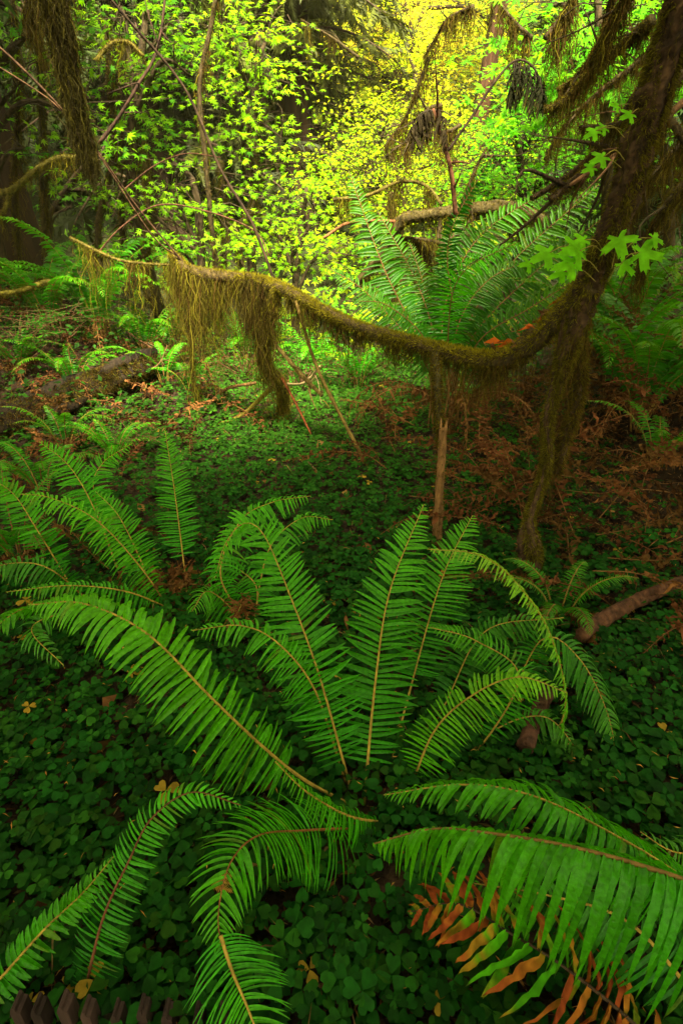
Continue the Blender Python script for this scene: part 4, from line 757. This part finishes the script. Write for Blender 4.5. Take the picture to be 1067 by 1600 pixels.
conifer('slim reddish conifer trunk leaning in the bright gap', gnd(2.45, 12.2), 8, .16, 26, .45, 1.2, 906, bark=(.06, .028, .014), lean=(1.0, 0), col=(.05, .08, .01))
conifer('conifer with yellowed hanging sprays beyond the gap at the left', gnd(-2.3, 15), 9, .4, 110, .08, 3.2, 907, col=(.07, .08, .008), per=30, spray=.55, group='conifers on the far slope')
conifer('conifer at the far right of the slope', gnd(6.2, 13), 9, .45, 90, .08, 3.2, 908, col=(.04, .07, .01), per=30, spray=.5, group='conifers on the far slope')
# distant understory on the slopes
mb = MB(); n = 26000; x = R.uniform(-14, 14, n); y = 6.3+R.random(n)**.8*18; k = np.abs(x) < 2+y*.75; x, y = x[k], y[k]; n = len(x)
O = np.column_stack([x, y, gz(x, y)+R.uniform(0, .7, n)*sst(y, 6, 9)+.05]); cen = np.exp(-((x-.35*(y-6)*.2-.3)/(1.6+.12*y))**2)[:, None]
cc = (np.array([.06, .15, .008])*(1-cen)+np.array([.30, .40, .012])*cen)*R.uniform(.6, 1.4, (n, 1))  # centre leaves painted brighter and yellower as the sunlit part of the slope
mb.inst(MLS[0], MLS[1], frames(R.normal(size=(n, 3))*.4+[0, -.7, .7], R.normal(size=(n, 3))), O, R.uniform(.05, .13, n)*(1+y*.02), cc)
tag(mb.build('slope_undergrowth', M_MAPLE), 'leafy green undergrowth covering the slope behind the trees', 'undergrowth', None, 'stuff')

for i, (x0, y0, x1, y1, Y, lab) in enumerate([(168, 120, 160, 470, 5.8, 'pale mossy stem hanging straight behind the heavy limb'), (205, 150, 196, 400, 6.0, 'thin mossy stem among the upper left leaves'), (60, 120, 75, 430, 5.6, 'mossy stem in the shade left of the heavy limb'), (20, 60, 28, 400, 6.0, 'mossy stem in front of the redwood at the left edge'), (225, 300, 232, 470, 5.6, 'short mossy stem left of the bough end'), (345, 330, 350, 470, 6.2, 'mossy sapling stem just behind the bough'), (390, 250, 378, 420, 6.4, 'crooked mossy sapling over the bough prop'), (610, 380, 618, 480, 5.2, 'mossy stub left of the lush fern')]):
    stick(lab, [(x0, y0-80, Y), (x0+8, (y0*2+y1)/3, Y), (x1-6, (y0+y1*2)/3, Y), (x1, y1, Y)], .022, .030, (.05, .035, .012), 30, 8, moss=2200, mcols=MOSSD+MOSSY[:2], hang=240, hl=.4, hw=.005, fz=.03, name='mossy_sapling', cat='sapling', group='mossy saplings behind the bough', twigs=4, lump=.2)
# lower undergrowth and seedlings filling the shade round the hollow
mb = MB(); n = 30000; x = R.uniform(-6, 6, n); y = R.uniform(3.2, 8.5, n)
k = (np.abs(x) < 1.2+y*.75) & ((np.abs(x-.1) > 1.1+.25*np.sin(y*3)) | (y > 5.2)) & (R.random(n) < .25+.75*patch(x*1.7, y*1.7)); x, y = x[k], y[k]; n = len(x)
T = np.array([[0, -.5, 0], [-.4, 0, .08], [0, .8, -.08], [.4, 0, .08]]); F = np.array([[0, 3, 1], [1, 3, 2]])
mb.inst(T, F, frames(R.normal(size=(n, 3))*.35+[0, -.3, .9], R.normal(size=(n, 3))), np.column_stack([x, y, gz(x, y)+R.random(n)**2*.38+.02]), R.uniform(.018, .045, n), np.array([.016, .058, .004])*R.uniform(.4, 1.6, (n, 1)))
x = R.uniform(-5, 5, 9000); y = R.uniform(3.2, 8, 9000); flakes(mb, x, y, .07, .006, [DEAD, DEAD_D, (.1, .07, .03)], R, .22, 1.6)
tag(mb.build('low_undergrowth', M_CLOVER), 'small green seedlings and thin dead stems in the shade around the hollow', 'undergrowth', None, 'stuff')

# unseen redwoods added around the viewpoint so their crowns shade the hollow
def shade_redwood(label, base, H, limbs, seed, L, lo):
    return conifer(label, base, H, .45, limbs, lo, L, seed, col=(.03, .06, .01), spray=.95, per=42, name='redwood_tree', group='unseen redwoods added to shade the hollow')
shade_redwood('unseen redwood added for shade behind the viewpoint on the left', gnd(-2.6, -3.2), 9.5, 84, 951, 3.9, .55)
shade_redwood('unseen redwood added for shade behind the viewpoint on the right', gnd(2.9, -2.8), 9.5, 84, 952, 3.5, .55)
shade_redwood('unseen redwood added for shade on the bank right of the leaning maple', gnd(5.4, .8), 9.5, 100, 953, 3.8, .5)
shade_redwood('unseen redwood added for shade left of the hollow', gnd(-4.9, 2.4), 9.5, 115, 954, 4.0, .5)
shade_redwood('unseen redwood added for shade far behind the viewpoint', gnd(.3, -4.8), 10, 80, 955, 3.6, .45)

# ================================================================= PICKET EDGING
fb = gnd(-.36, .42); t = thing('picket_fence', fb, 'low edging of weathered dark brown pickets at the bottom left corner', 'fence')
r_ = np.random.default_rng(77)
for i in range(9):
    px = 22+i*40.5; py = 1552+i*2.5+r_.normal()*3; tp_ = W(px, py, .445); h = tp_[2]; w, d = .0080*r_.uniform(.85, 1.1), .006; mb = MB(); lean_ = r_.normal()*.003
    prof = [(-w, -.12), (-w, -.016), (-w*.55, -.004), (-w*.2, 0), (w*.2, -.003), (w*.25, -.012), (w, -.014), (w, -.12)]
    fv = [(tp_[0]+a+lean_, tp_[1]-d-.012, h+b) for a, b in prof]; bv = [(tp_[0]+a+lean_, tp_[1]+d, h+b) for a, b in prof]
    k = len(prof); F = []
    for j in range(1, k-1): F += [(0, j, j+1)]; F += [(k, k+j+1, k+j)]
    for j in range(k): j2 = (j+1) % k; F += [(j, k+j, k+j2), (j, k+j2, j2)]
    mb.add(np.array(fv+bv), F, np.array([.040, .022, .018])*r_.uniform(.6, 1.4)); mb.build('picket', M_WOOD, t, smooth=False)
mb = MB(); a = W(0, 1600, .43); b = W(400, 1625, .43); zz = a[2]-.035
vv = np.array([(xx, yy, z) for xx in (-.56, -.17) for yy in (.446, .458) for z in (zz-.012, zz)]); F = [(0, 1, 3), (0, 3, 2), (4, 6, 7), (4, 7, 5), (0, 4, 5), (0, 5, 1), (2, 3, 7), (2, 7, 6), (1, 5, 7), (1, 7, 3), (0, 2, 6), (0, 6, 4)]
mb.add(vv, F, (.06, .04, .03)); mb.build('rail', M_WOOD, t, smooth=False)

for o in bpy.data.objects:
    if '_o' in o: del o['_o']

# ---------------------------------------------------------------- air
hb = MB(); q = [(-60, 60), (-12, 60), (-2, 24)]
vv = np.array([(x, y, z) for x in q[0] for y in q[1] for z in q[2]], float)
hb.add(vv, [(0, 1, 3), (0, 3, 2), (4, 6, 7), (4, 7, 5), (0, 4, 5), (0, 5, 1), (2, 3, 7), (2, 7, 6), (1, 5, 7), (1, 7, 3), (0, 2, 6), (0, 6, 4)], (1, 1, 1))
hm = bpy.data.materials.new('haze'); hm.use_nodes = True; hn = hm.node_tree; hn.nodes.clear()
pv = hn.nodes.new('ShaderNodeVolumePrincipled'); pv.inputs['Density'].default_value = .0010; pv.inputs['Color'].default_value = (1, .92, .50, 1); pv.inputs['Anisotropy'].default_value = 0
ho = hn.nodes.new('ShaderNodeOutputMaterial'); hn.links.new(pv.outputs[0], ho.inputs['Volume'])
tag(hb.build('haze', hm, smooth=False), 'faint warm haze hanging in the forest air', None, None, 'stuff')
